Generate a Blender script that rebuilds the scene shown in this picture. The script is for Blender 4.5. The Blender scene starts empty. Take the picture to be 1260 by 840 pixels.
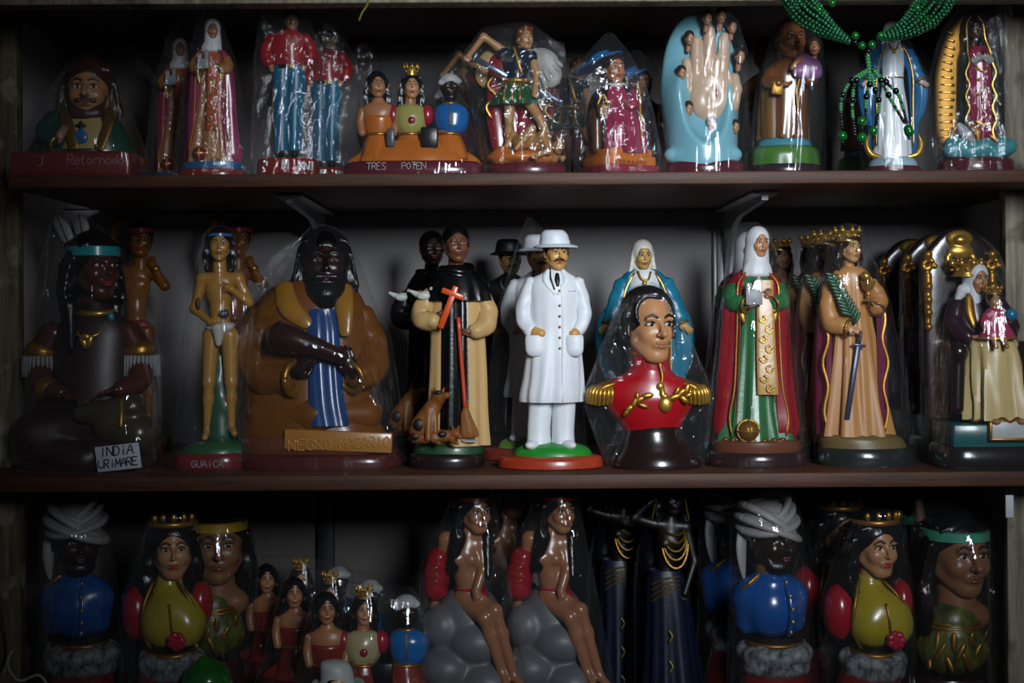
import bpy, bmesh, math, random
import numpy as np
from mathutils import Vector, Matrix, Euler

# ------------------------------------------------------------------ camera, world, lights, exposure
D, F, HY, ZC, ROLL = 1.75, 1750.0, 385.0, 0.198, 0.0061
scene = bpy.context.scene
COL = scene.collection
cam = bpy.data.cameras.new('camera'); cam_o = bpy.data.objects.new('camera', cam); COL.objects.link(cam_o)
cam.lens = 50.0; cam.sensor_width = 36.0; cam.shift_y = -35.0 / 1260.0; cam.clip_start = 0.05
cam_o.matrix_world = Matrix.Translation((0, -D, ZC)) @ Matrix.Rotation(math.radians(90), 4, 'X') @ Matrix.Rotation(-ROLL, 4, 'Z')
scene.camera = cam_o

world = bpy.data.worlds.new('shop_air'); scene.world = world; world.use_nodes = True
bgn = world.node_tree.nodes['Background']; bgn.inputs[0].default_value = (0.75, 0.85, 1.0, 1); bgn.inputs[1].default_value = 0.03

def area(name, loc, target, sx, sy, power, color):
    l = bpy.data.lights.new(name, 'AREA'); l.shape = 'RECTANGLE'; l.size = sx; l.size_y = sy
    l.energy = power; l.color = color
    o = bpy.data.objects.new(name, l); COL.objects.link(o); o.location = loc
    o.rotation_euler = (Vector(target) - Vector(loc)).to_track_quat('-Z', 'Y').to_euler()
    return o
KEY = area('shopfront_daylight', (0.62, -2.0, 0.80), (0.20, 0.1, 0.34), 0.40, 0.7, 4.1, (0.86, 0.93, 1.0))
KEY.data.spread = math.radians(43)

vs = scene.view_settings
vs.view_transform = 'Standard'; vs.look = 'None'; vs.exposure = -0.18; vs.gamma = 1.0; vs.use_curve_mapping = False
try:
    scene.cycles.transparent_max_bounces = 32
except Exception:
    pass

# ------------------------------------------------------------------ materials
def lin(h):
    h = h.lstrip('#'); c = [int(h[i:i+2], 16) / 255 for i in (0, 2, 4)]
    return tuple((x / 12.92 if x <= 0.04045 else ((x + 0.055) / 1.055) ** 2.4) for x in c) + (1.0,)
MATS = {}
def paint(hexc, rough=0.38, metal=0.0, bump=0.25, scale=260.0, var=0.22, stretch=1.0, coat=0.0):
    key = (hexc, rough, metal, bump, scale, var, stretch, coat)
    if key in MATS: return MATS[key]
    m = bpy.data.materials.new('paint_' + hexc.strip('#')); m.use_nodes = True
    nt = m.node_tree; b = nt.nodes['Principled BSDF']
    tc = nt.nodes.new('ShaderNodeTexCoord'); mp = nt.nodes.new('ShaderNodeMapping')
    mp.inputs['Scale'].default_value = (1, 1, stretch)
    n = nt.nodes.new('ShaderNodeTexNoise'); n.inputs['Scale'].default_value = scale; n.inputs['Detail'].default_value = 3
    nt.links.new(tc.outputs['Object'], mp.inputs[0]); nt.links.new(mp.outputs[0], n.inputs['Vector'])
    n2 = nt.nodes.new('ShaderNodeTexNoise'); n2.inputs['Scale'].default_value = scale * 0.22; n2.inputs['Detail'].default_value = 4
    nt.links.new(mp.outputs[0], n2.inputs['Vector'])
    c = lin(hexc)
    mx = nt.nodes.new('ShaderNodeMix'); mx.data_type = 'RGBA'
    mx.inputs['A'].default_value = tuple(x * (1 - var) for x in c[:3]) + (1,)
    mx.inputs['B'].default_value = tuple(min(1, x * (1 + var * 0.6)) for x in c[:3]) + (1,)
    nt.links.new(n2.outputs['Fac'], mx.inputs['Factor']); nt.links.new(mx.outputs['Result'], b.inputs['Base Color'])
    b.inputs['Roughness'].default_value = rough; b.inputs['Metallic'].default_value = metal
    b.inputs['Coat Weight'].default_value = coat; b.inputs['Coat Roughness'].default_value = 0.12
    bp = nt.nodes.new('ShaderNodeBump'); bp.inputs['Strength'].default_value = bump; bp.inputs['Distance'].default_value = 0.0006
    nt.links.new(n.outputs['Fac'], bp.inputs['Height']); nt.links.new(bp.outputs[0], b.inputs['Normal'])
    MATS[key] = m; return m
def gold(h='#a8792c', rough=0.34): return paint(h, rough, 0.75, 0.4, 500, 0.25)
def skin(h, rough=0.36): return paint(h, rough, 0, 0.12, 200, 0.14)
def hairm(h='#0c0a09', rough=0.3): return paint(h, rough, 0, 1.0, 420, 0.3, 0.12)
def enamel(h, rough=0.22): return paint(h, rough, 0, 0.2, 120, 0.2, 1.0, 0.3)

def wood(name, a, b_, rough=0.55, scale=(3, 40, 40), bump=0.3, wear=None):
    m = bpy.data.materials.new(name); m.use_nodes = True
    nt = m.node_tree; b = nt.nodes['Principled BSDF']
    tc = nt.nodes.new('ShaderNodeTexCoord'); mp = nt.nodes.new('ShaderNodeMapping'); mp.inputs['Scale'].default_value = scale
    n = nt.nodes.new('ShaderNodeTexNoise'); n.inputs['Scale'].default_value = 3.0; n.inputs['Detail'].default_value = 8; n.inputs['Roughness'].default_value = 0.7
    nt.links.new(tc.outputs['Object'], mp.inputs[0]); nt.links.new(mp.outputs[0], n.inputs['Vector'])
    r = nt.nodes.new('ShaderNodeValToRGB'); r.color_ramp.elements[0].position = 0.35; r.color_ramp.elements[1].position = 0.68
    r.color_ramp.elements[0].color = lin(a); r.color_ramp.elements[1].color = lin(b_)
    nt.links.new(n.outputs['Fac'], r.inputs[0]); out = r.outputs[0]
    if wear:
        w = nt.nodes.new('ShaderNodeTexNoise'); w.inputs['Scale'].default_value = 14; w.inputs['Detail'].default_value = 10
        nt.links.new(tc.outputs['Object'], w.inputs['Vector'])
        wr = nt.nodes.new('ShaderNodeValToRGB'); wr.color_ramp.elements[0].position = 0.56; wr.color_ramp.elements[1].position = 0.66
        nt.links.new(w.outputs['Fac'], wr.inputs[0])
        mx = nt.nodes.new('ShaderNodeMix'); mx.data_type = 'RGBA'; mx.inputs['B'].default_value = lin(wear)
        nt.links.new(wr.outputs[0], mx.inputs['Factor']); nt.links.new(out, mx.inputs['A']); out = mx.outputs['Result']
    nt.links.new(out, b.inputs['Base Color']); b.inputs['Roughness'].default_value = rough
    bp = nt.nodes.new('ShaderNodeBump'); bp.inputs['Strength'].default_value = bump; bp.inputs['Distance'].default_value = 0.001
    nt.links.new(n.outputs['Fac'], bp.inputs['Height']); nt.links.new(bp.outputs[0], b.inputs['Normal'])
    return m

def film_mat(name, rough, refl, haze, bump, sxy, sz, dist=0.0012):
    """clear cellophane: mostly see-through, glossy, wrinkled"""
    m = bpy.data.materials.new(name); m.use_nodes = True
    nt = m.node_tree; nt.nodes.clear()
    out = nt.nodes.new('ShaderNodeOutputMaterial')
    tr = nt.nodes.new('ShaderNodeBsdfTransparent'); tr.inputs[0].default_value = (0.985, 0.985, 0.985, 1)
    gl = nt.nodes.new('ShaderNodeBsdfGlossy'); gl.inputs['Roughness'].default_value = rough; gl.inputs['Color'].default_value = (0.95, 0.97, 1, 1)
    df = nt.nodes.new('ShaderNodeBsdfDiffuse'); df.inputs[0].default_value = (0.75, 0.78, 0.82, 1)
    tc = nt.nodes.new('ShaderNodeTexCoord'); mp = nt.nodes.new('ShaderNodeMapping'); mp.inputs['Scale'].default_value = (sxy, sxy, sz)
    n = nt.nodes.new('ShaderNodeTexNoise'); n.inputs['Scale'].default_value = 1.0; n.inputs['Detail'].default_value = 3; n.inputs['Distortion'].default_value = 0.6
    nt.links.new(tc.outputs['Object'], mp.inputs[0]); nt.links.new(mp.outputs[0], n.inputs['Vector'])
    bp = nt.nodes.new('ShaderNodeBump'); bp.inputs['Strength'].default_value = bump; bp.inputs['Distance'].default_value = dist
    nt.links.new(n.outputs['Fac'], bp.inputs['Height'])
    nt.links.new(bp.outputs[0], gl.inputs['Normal'])
    lw = nt.nodes.new('ShaderNodeLayerWeight'); lw.inputs['Blend'].default_value = 0.3; nt.links.new(bp.outputs[0], lw.inputs['Normal'])
    mr = nt.nodes.new('ShaderNodeMapRange'); mr.inputs['To Min'].default_value = refl; mr.inputs['To Max'].default_value = min(0.8, refl * 6)
    nt.links.new(lw.outputs['Facing'], mr.inputs[0])
    m1 = nt.nodes.new('ShaderNodeMixShader'); m1.inputs[0].default_value = haze
    nt.links.new(tr.outputs[0], m1.inputs[1]); nt.links.new(df.outputs[0], m1.inputs[2])
    m2 = nt.nodes.new('ShaderNodeMixShader'); nt.links.new(mr.outputs[0], m2.inputs[0])
    nt.links.new(m1.outputs[0], m2.inputs[1]); nt.links.new(gl.outputs[0], m2.inputs[2])
    nt.links.new(m2.outputs[0], out.inputs[0])
    return m
FILM = film_mat('clear_film', 0.035, 0.042, 0.009, 1.0, 46, 6, 0.005)
SOFT_FILM = film_mat('soft_film', 0.05, 0.016, 0.012, 1.0, 46, 9, 0.004)
CRINKLE = film_mat('crinkled_film', 0.04, 0.045, 0.012, 1.0, 110, 55, 0.004)

# ------------------------------------------------------------------ geometry toolkit (x = px, y = depth, z = -py)
def pch(P, m, mono=True):
    P = np.array(P, float); d = np.r_[0, np.cumsum(np.linalg.norm(np.diff(P, axis=0), axis=1) + 1e-6)]
    t = np.linspace(0, d[-1], m); h = np.diff(d); s = np.diff(P, axis=0) / h[:, None]
    sl = np.zeros_like(P); sl[0] = s[0]; sl[-1] = s[-1]
    if len(P) > 2:
        a, b = s[:-1], s[1:]
        if mono:
            sl[1:-1] = np.where(a * b > 0, 2 * a * b / (a + b + 1e-12 * np.sign(a + b) + 1e-15), 0)
        else:
            sl[1:-1] = (a * h[1:, None] + b * h[:-1, None]) / (h[1:] + h[:-1])[:, None]
    i = np.clip(np.searchsorted(d, t, side='right') - 1, 0, len(h) - 1)
    u = ((t - d[i]) / h[i])[:, None]; H = h[i][:, None]
    return ((2*u**3 - 3*u**2 + 1) * P[i] + (u**3 - 2*u**2 + u) * H * sl[i] + (-2*u**3 + 3*u**2) * P[i+1] + (u**3 - u**2) * H * sl[i+1])

def merge(*gs):
    V, Fc, o = [], [], 0
    for g in gs:
        V.append(g[0]); Fc += [tuple(i + o for i in f) for f in g[1]]; o += len(g[0])
    return np.concatenate(V), Fc

def grid(P, closed, cap0=True, cap1=True):
    m, n, _ = P.shape; V = P.reshape(-1, 3); Fc = []
    for i in range(m - 1):
        for j in range(n if closed else n - 1):
            k = (j + 1) % n
            Fc.append((i*n + j, i*n + k, (i+1)*n + k, (i+1)*n + j))
    if closed and cap0: Fc.append(tuple(range(n - 1, -1, -1)))
    if closed and cap1: Fc.append(tuple((m-1)*n + j for j in range(n)))
    return V, Fc

def foldf(a, t, N, seed):
    r = random.Random(seed); g = 0
    for k in range(3):
        n = max(2, int(N * (0.6 + 0.4 * k)) + r.randint(-1, 1)); ph = r.random() * 6.28; dr = r.uniform(-1.2, 1.2)
        s = np.sin(n * a + ph + dr * t)
        g = g + (0.55 * s + 0.45 * (1 - 2 * np.abs(np.sin(0.5 * n * a + ph * 0.5 + dr * t * 0.5)))) / (1 + 0.5 * k)
    return g / 1.25

def loft(rings, n=36, m=24, sq=2.0, folds=None, lin=False, arc=None, th=1.5, caps=(True, True)):
    R = []
    for r in rings:
        r = list(r)
        if len(r) < 4: r.append(r[2] * 0.75)
        if len(r) < 5: r.append(0.0)
        R.append(r)
    R = np.array(R, float); Q = R if lin else pch(R, m)
    py = Q[:, 0]; t = ((py - py.min()) / max(1e-6, py.max() - py.min()))[:, None]
    if arc: a = np.radians(np.linspace(arc[0], arc[1], n))
    else: a = np.linspace(0, 2*np.pi, n, endpoint=False)
    c, s = np.cos(a), np.sin(a)
    if sq != 2.0:
        c = np.sign(c) * np.abs(c) ** (2 / sq); s = np.sign(s) * np.abs(s) ** (2 / sq)
    f = 1.0
    if folds:
        N, amp, seed = folds[:3]; pw = folds[3] if len(folds) > 3 else 1.0
        f = 1 + 1.4 * amp * t ** pw * foldf(a[None, :], t * 2, N, seed)
    def surf(d):
        X = Q[:, 1:2] + (Q[:, 2:3] - d) * c[None] * f; Y = Q[:, 4:5] + (Q[:, 3:4] - d) * s[None] * f
        return np.stack([X, Y, np.repeat(-py[:, None], X.shape[1], 1)], 2)
    if not arc: return grid(surf(0), True, *caps)
    P = np.concatenate([surf(0), surf(th)[:, ::-1]], 1)
    return grid(P, True, True, True)

def frames(P):
    T = np.gradient(P, axis=0); T /= np.linalg.norm(T, axis=1)[:, None] + 1e-9
    ref = np.array([0, 1.0, 0]) if abs(T[0][1]) < 0.8 else np.array([1.0, 0, 0])
    U = []; u = np.cross(ref, T[0]); u /= np.linalg.norm(u)
    for t in T:
        u = u - t * np.dot(u, t); u /= np.linalg.norm(u) + 1e-9; U.append(u)
    U = np.array(U); return T, U, np.cross(T, U)

def p3(q):  # (px, py, y) -> (x, y, z)
    return (q[0], q[2] if len(q) > 2 else 0.0, -q[1])

def tube(pts, r, n=10, m=None, flat=1.0, raw=False, round_=True, wr=0.0, seed=1):
    P = np.array([q if raw else p3(q) for q in pts], float)
    r = [r] * len(P) if np.isscalar(r) else list(r)
    if m is None: m = 4 * (len(P) - 1) + 1 if len(P) > 2 else 4
    Q = pch(np.c_[P, r], m, False); P = Q[:, :3]; r = np.maximum(Q[:, 3], 1e-4)
    T, U, W = frames(P)
    if round_:
        e0, e1 = P[0] - T[0] * r[0] * 0.45, P[-1] + T[-1] * r[-1] * 0.45
        P = np.r_[[e0], P, [e1]]; r = np.r_[r[0] * 0.55, r, r[-1] * 0.55]
        U = np.r_[U[:1], U, U[-1:]]; W = np.r_[W[:1], W, W[-1:]]
    a = np.linspace(0, 2*np.pi, n, endpoint=False)
    rr = np.repeat(r[:, None], n, 1)
    if wr:
        tt = np.linspace(0, 1, len(r))[:, None]; q = seed * 1.7
        rr = rr * (1 + wr * (0.8*np.sin(tt*23 + 2.2*np.sin(a[None] + q) + q) + 0.7*np.sin(5*a[None] + tt*6 + q) - 0.4*np.abs(np.sin(tt*14 + a[None]*1.5 + q))))
    G = P[:, None] + rr[:, :, None] * (np.cos(a)[None, :, None] * U[:, None] + flat * np.sin(a)[None, :, None] * W[:, None])
    return grid(G, True)

def ring(c, d, r, th=1.6, flat=1.0, n=26):
    c = np.array(p3(c)); d = np.array(p3(d), float); d /= np.linalg.norm(d)
    u = np.cross(d, [0, 0, 1.0] if abs(d[2]) < .9 else [1.0, 0, 0]); u /= np.linalg.norm(u); v = np.cross(d, u)
    return tube([c + r*(math.cos(a)*u + flat*math.sin(a)*v) for a in np.linspace(0, 2*math.pi, n)], th, 8, 44, raw=True)

def ell(c, r, n=16, rot=None):
    c = np.array(p3(c)); r = np.array(r if not np.isscalar(r) else (r, r, r), float)
    ph = np.linspace(0.02, np.pi - 0.02, n * 2 // 3 + 2); a = np.linspace(0, 2*np.pi, n, endpoint=False)
    G = np.stack([np.sin(ph)[:, None] * np.cos(a), np.sin(ph)[:, None] * np.sin(a), np.repeat(np.cos(ph)[:, None], n, 1)], 2) * r
    if rot is not None:
        G = G @ np.array(Euler([math.radians(x) for x in rot]).to_matrix()).T
    return grid(G + c, True)

def rbox(c, s, bev=1.0, rot=None, n=24):
    """rounded box: centre (px,py,y), full sizes (x, depth, height)"""
    hx, hy, hz = s[0] / 2, s[1] / 2, s[2] / 2; b = min(bev, hx * .9, hy * .9, hz * .9)
    pr = []
    for sx, sy in ((1, -1), (1, 1), (-1, 1), (-1, -1)):
        k = {(1, -1): -90, (1, 1): 0, (-1, 1): 90, (-1, -1): 180}[(sx, sy)]
        for q in (0, 45, 90):
            an = math.radians(k + q); pr.append((sx * (hx - b) + b * math.cos(an), sy * (hy - b) + b * math.sin(an)))
    pr = np.array(pr); L = []
    for z, ins in ((-hz, b * .9), (-hz + b * .3, b * .3), (-hz + b, 0), (hz - b, 0), (hz - b * .3, b * .3), (hz, b * .9)):
        q = pr * np.array([(hx - ins) / hx, (hy - ins) / hy]); L.append(np.c_[q, np.full(len(q), z)])
    G = np.array(L)
    if rot is not None: G = G @ np.array(Euler([math.radians(x) for x in rot]).to_matrix()).T
    return grid(G + np.array(p3(c)), True)

def disc(c, r, h=1.0, n=20, facing=(0, -1, 0)):
    c = np.array(p3(c)); f = np.array(facing, float); f /= np.linalg.norm(f)
    return tube([c - f * h * .5, c + f * h * .5], r, n, raw=True)

# --- signed distance prims in (x,y,z); z = -py
def S(c, r, k=2.0, sub=False): return ('e', np.array(c, float), np.array([r, r, r], float), None, k, sub)
def E(c, r, k=2.0, sub=False, rot=None):
    R = None if rot is None else np.array(Euler([math.radians(x) for x in rot]).to_matrix())
    return ('e', np.array(c, float), np.array(r, float), R, k, sub)
def C(a, b, ra, rb=None, k=2.0, sub=False): return ('c', np.array(a, float), np.array(b, float), (ra, ra if rb is None else rb), k, sub)

def sdf(prims, h):
    lo = np.full(3, 1e9); hi = np.full(3, -1e9); bbs = []
    for p in prims:
        k = p[4]
        if p[0] == 'e':
            R = p[2] if p[3] is None else np.full(3, p[2].max()); a, b = p[1] - R, p[1] + R
        else:
            r = max(p[3]); a, b = np.minimum(p[1], p[2]) - r, np.maximum(p[1], p[2]) + r
        bbs.append((a - k - 2*h, b + k + 2*h))
        if not p[5]: lo = np.minimum(lo, a - k * .5); hi = np.maximum(hi, b + k * .5)
    lo -= 2 * h; hi += 2 * h
    dims = np.ceil((hi - lo) / h).astype(int) + 1
    f = np.full(dims, 1e3, np.float32); ax = [lo[i] + h * np.arange(dims[i]) for i in range(3)]
    for p, (a, b) in zip(prims, bbs):
        i0 = np.clip(np.floor((a - lo) / h).astype(int), 0, dims); i1 = np.clip(np.ceil((b - lo) / h).astype(int) + 1, 0, dims)
        if (i1 <= i0).any(): continue
        sl = tuple(slice(i0[i], i1[i]) for i in range(3))
        X, Y, Z = np.meshgrid(*[ax[i][sl[i]] for i in range(3)], indexing='ij', sparse=True)
        if p[0] == 'e':
            x, y, z = X - p[1][0], Y - p[1][1], Z - p[1][2]
            if p[3] is not None:
                R = p[3]; x, y, z = (R[0, i]*x + R[1, i]*y + R[2, i]*z for i in range(3))
            r = p[2]
            k0 = np.sqrt((x/r[0])**2 + (y/r[1])**2 + (z/r[2])**2) + 1e-6
            k1 = np.sqrt((x/r[0]**2)**2 + (y/r[1]**2)**2 + (z/r[2]**2)**2) + 1e-6
            d = k0 * (k0 - 1) / k1
        else:
            A, B = p[1], p[2]; ab = B - A; L = max(1e-9, ab @ ab)
            t = np.clip(((X-A[0])*ab[0] + (Y-A[1])*ab[1] + (Z-A[2])*ab[2]) / L, 0, 1)
            d = np.sqrt((X-A[0]-t*ab[0])**2 + (Y-A[1]-t*ab[1])**2 + (Z-A[2]-t*ab[2])**2) - (p[3][0] + (p[3][1]-p[3][0]) * t)
        k = p[4]; g = f[sl]
        if p[5]:
            q = np.clip(.5 - .5*(g + d)/k, 0, 1); f[sl] = g*(1-q) - d*q + k*q*(1-q)
        else:
            q = np.clip(.5 + .5*(d - g)/k, 0, 1); f[sl] = d*(1-q) + g*q - k*q*(1-q)
    return nets(f, lo, h)

def nets(f, lo, h):
    ins = f < 0
    nx, ny, nz = [d - 1 for d in f.shape]
    cnt = np.zeros((nx, ny, nz), np.int8)
    for dx in (0, 1):
        for dy in (0, 1):
            for dz in (0, 1): cnt += ins[dx:dx+nx, dy:dy+ny, dz:dz+nz]
    act = (cnt > 0) & (cnt < 8); idx = np.full(act.shape, -1, np.int64); ijk = np.argwhere(act)
    idx[act] = np.arange(len(ijk)); acc = np.zeros((len(ijk), 3)); num = np.zeros(len(ijk))
    i, j, k = ijk.T
    cr = [(x, y, z) for x in (0, 1) for y in (0, 1) for z in (0, 1)]
    for a in cr:
        for ax_ in range(3):
            if a[ax_]: continue
            b = list(a); b[ax_] = 1
            fa = f[i+a[0], j+a[1], k+a[2]]; fb = f[i+b[0], j+b[1], k+b[2]]
            c = (fa < 0) != (fb < 0)
            t = np.where(c, fa / np.where(c, fa - fb, 1), 0)
            pt = np.array(a)[None] + t[:, None] * (np.array(b) - np.array(a))[None]
            acc += pt * c[:, None]; num += c
    V = lo + h * (ijk + acc / num[:, None]); Q = []
    for ax_ in range(3):
        s0 = [slice(None)]*3; s1 = [slice(None)]*3; s0[ax_] = slice(0, -1); s1[ax_] = slice(1, None)
        A, B = ins[tuple(s0)], ins[tuple(s1)]
        e = np.argwhere(A != B)
        o1, o2 = [(1, 2), (2, 0), (0, 1)][ax_]
        e = e[(e[:, o1] > 0) & (e[:, o2] > 0)]
        e = e[(e[:, o1] < act.shape[o1]) & (e[:, o2] < act.shape[o2])]
        if not len(e): continue
        def at(d1, d2):
            q = e.copy(); q[:, o1] -= d1; q[:, o2] -= d2; return idx[q[:, 0], q[:, 1], q[:, 2]]
        q = np.stack([at(1, 1), at(0, 1), at(0, 0), at(1, 0)], 1)
        fl = ~A[e[:, 0], e[:, 1], e[:, 2]]; q[fl] = q[fl][:, ::-1]; Q.append(q)
    Q = np.concatenate(Q); Q = Q[(Q >= 0).all(1)]
    return V, [tuple(x) for x in Q.tolist()]

def xf(g, M):
    A = np.array(M); return g[0] @ A[:3, :3].T + A[:3, 3], g[1]

# --- templates -----------------------------------------------------------------
TPL = {}
def head_tpl(kind, h=.0235):
    if (kind, h) in TPL: return TPL[kind, h]
    w = {'m': 1.0, 'f': 0.93, 'o': 1.03, 'l': 0.88}[kind]
    nose = {'m': 1.0, 'f': 0.8, 'o': 1.15, 'l': 1.1}[kind]
    P = [E((0, .06, .63), (.335*w, .40, .37)), E((0, -.08, .38), (.262*w, .29, .36), .14), S((0, -.27, .09), .085 if kind != 'f' else .07, .12)]
    for s in (-1, 1):
        P += [S((s*.16*w, -.25, .37), .10 if kind != 'l' else .06, .10), C((s*.24*w*(1 if kind != 'l' else .9), -.02, .28), (s*.09, -.22, .10), .07, .06, .12)]
    P += [C((-.17, -.335, .585), (.17, -.335, .585), .035, .035, .06)]
    for s in (-1, 1): P += [E((s*.125, -.41, .515), (.085, .075, .052), .05, True)]
    P += [C((0, -.365, .56), (0, -.445 - .03*nose, .385), .026*nose, .045*nose, .045), S((.04*nose, -.41, .375), .032*nose, .03), S((-.04*nose, -.41, .375), .032*nose, .03)]
    P += [E((0, -.345, .245), (.10, .05, .055), .05), C((-.07, -.375, .262), (.07, -.375, .262), .018, .018, .02), C((-.055, -.37, .222), (.055, -.37, .222), .022, .022, .02)]
    for s in (-1, 1): P += [E((s*.335*w, .04, .47), (.035, .075, .115), .03, rot=(0, 0, s*18))]
    nr = .20 if kind != 'f' else .165
    P += [C((0, .07, .2), (0, .10, -.38), nr, nr*1.1, .08)]
    g = sdf(P, h)
    TPL[kind, h] = g; return g
def front_y(kind, x, z):
    V = head_tpl(kind)[0]; m = (np.abs(V[:, 0]-x) < .03) & (np.abs(V[:, 2]-z) < .03)
    return V[m, 1].min()

def hand_tpl(curl):
    key = ('hand', curl)
    if key in TPL: return TPL[key]
    P = [C((0, 0, .05), (0, 0, -.16), .10, .13, .06), E((0, 0, -.27), (.20, .085, .21), .06)]
    for i, (x, L) in enumerate(((.15, .42), (.05, .50), (-.05, .47), (-.145, .37))):
        q = np.array([x, -.01, -.44]); ang = curl * .35
        for seg in range(3):
            l = L * (.42, .33, .25)[seg]
            e = q + l * np.array([x * .18, -math.sin(ang), -math.cos(ang)])
            P.append(C(q, e, .052 - .006 * seg, .048 - .006 * seg, .018)); q = e; ang += curl * .9
    P += [C((.15, -.01, -.12), (.27, -.06, -.28), .07, .06, .05), C((.27, -.06, -.28), (.29 - curl*.1, -.11, -.47), .055, .045, .02)]
    TPL[key] = sdf(P, .03); return TPL[key]

# ------------------------------------------------------------------ objects
def tag(o, label=None, cat=None, group=None, kind=None):
    if label: o['label'] = label
    if cat: o['category'] = cat
    if group: o['group'] = group
    if kind: o['kind'] = kind
    return o
def mesh_obj(name, V, Fc, mat, parent=None, sharp=48):
    me = bpy.data.meshes.new(name); me.from_pydata(np.asarray(V).tolist(), [], Fc)
    bm = bmesh.new(); bm.from_mesh(me); bmesh.ops.recalc_face_normals(bm, faces=bm.faces); bm.to_mesh(me); bm.free()
    me.polygons.foreach_set('use_smooth', [True] * len(me.polygons)); me.set_sharp_from_angle(angle=math.radians(sharp))
    me.materials.append(mat)
    o = bpy.data.objects.new(name, me); COL.objects.link(o)
    if parent is not None: o.parent = parent
    return o

SHELF = {'top': 0.371, 'mid': 0.0, 'low': -0.373}
def place(px, Y, shelf):
    u = (D + Y) / F
    return ((px - 630) * u, Y, SHELF[shelf])

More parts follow.
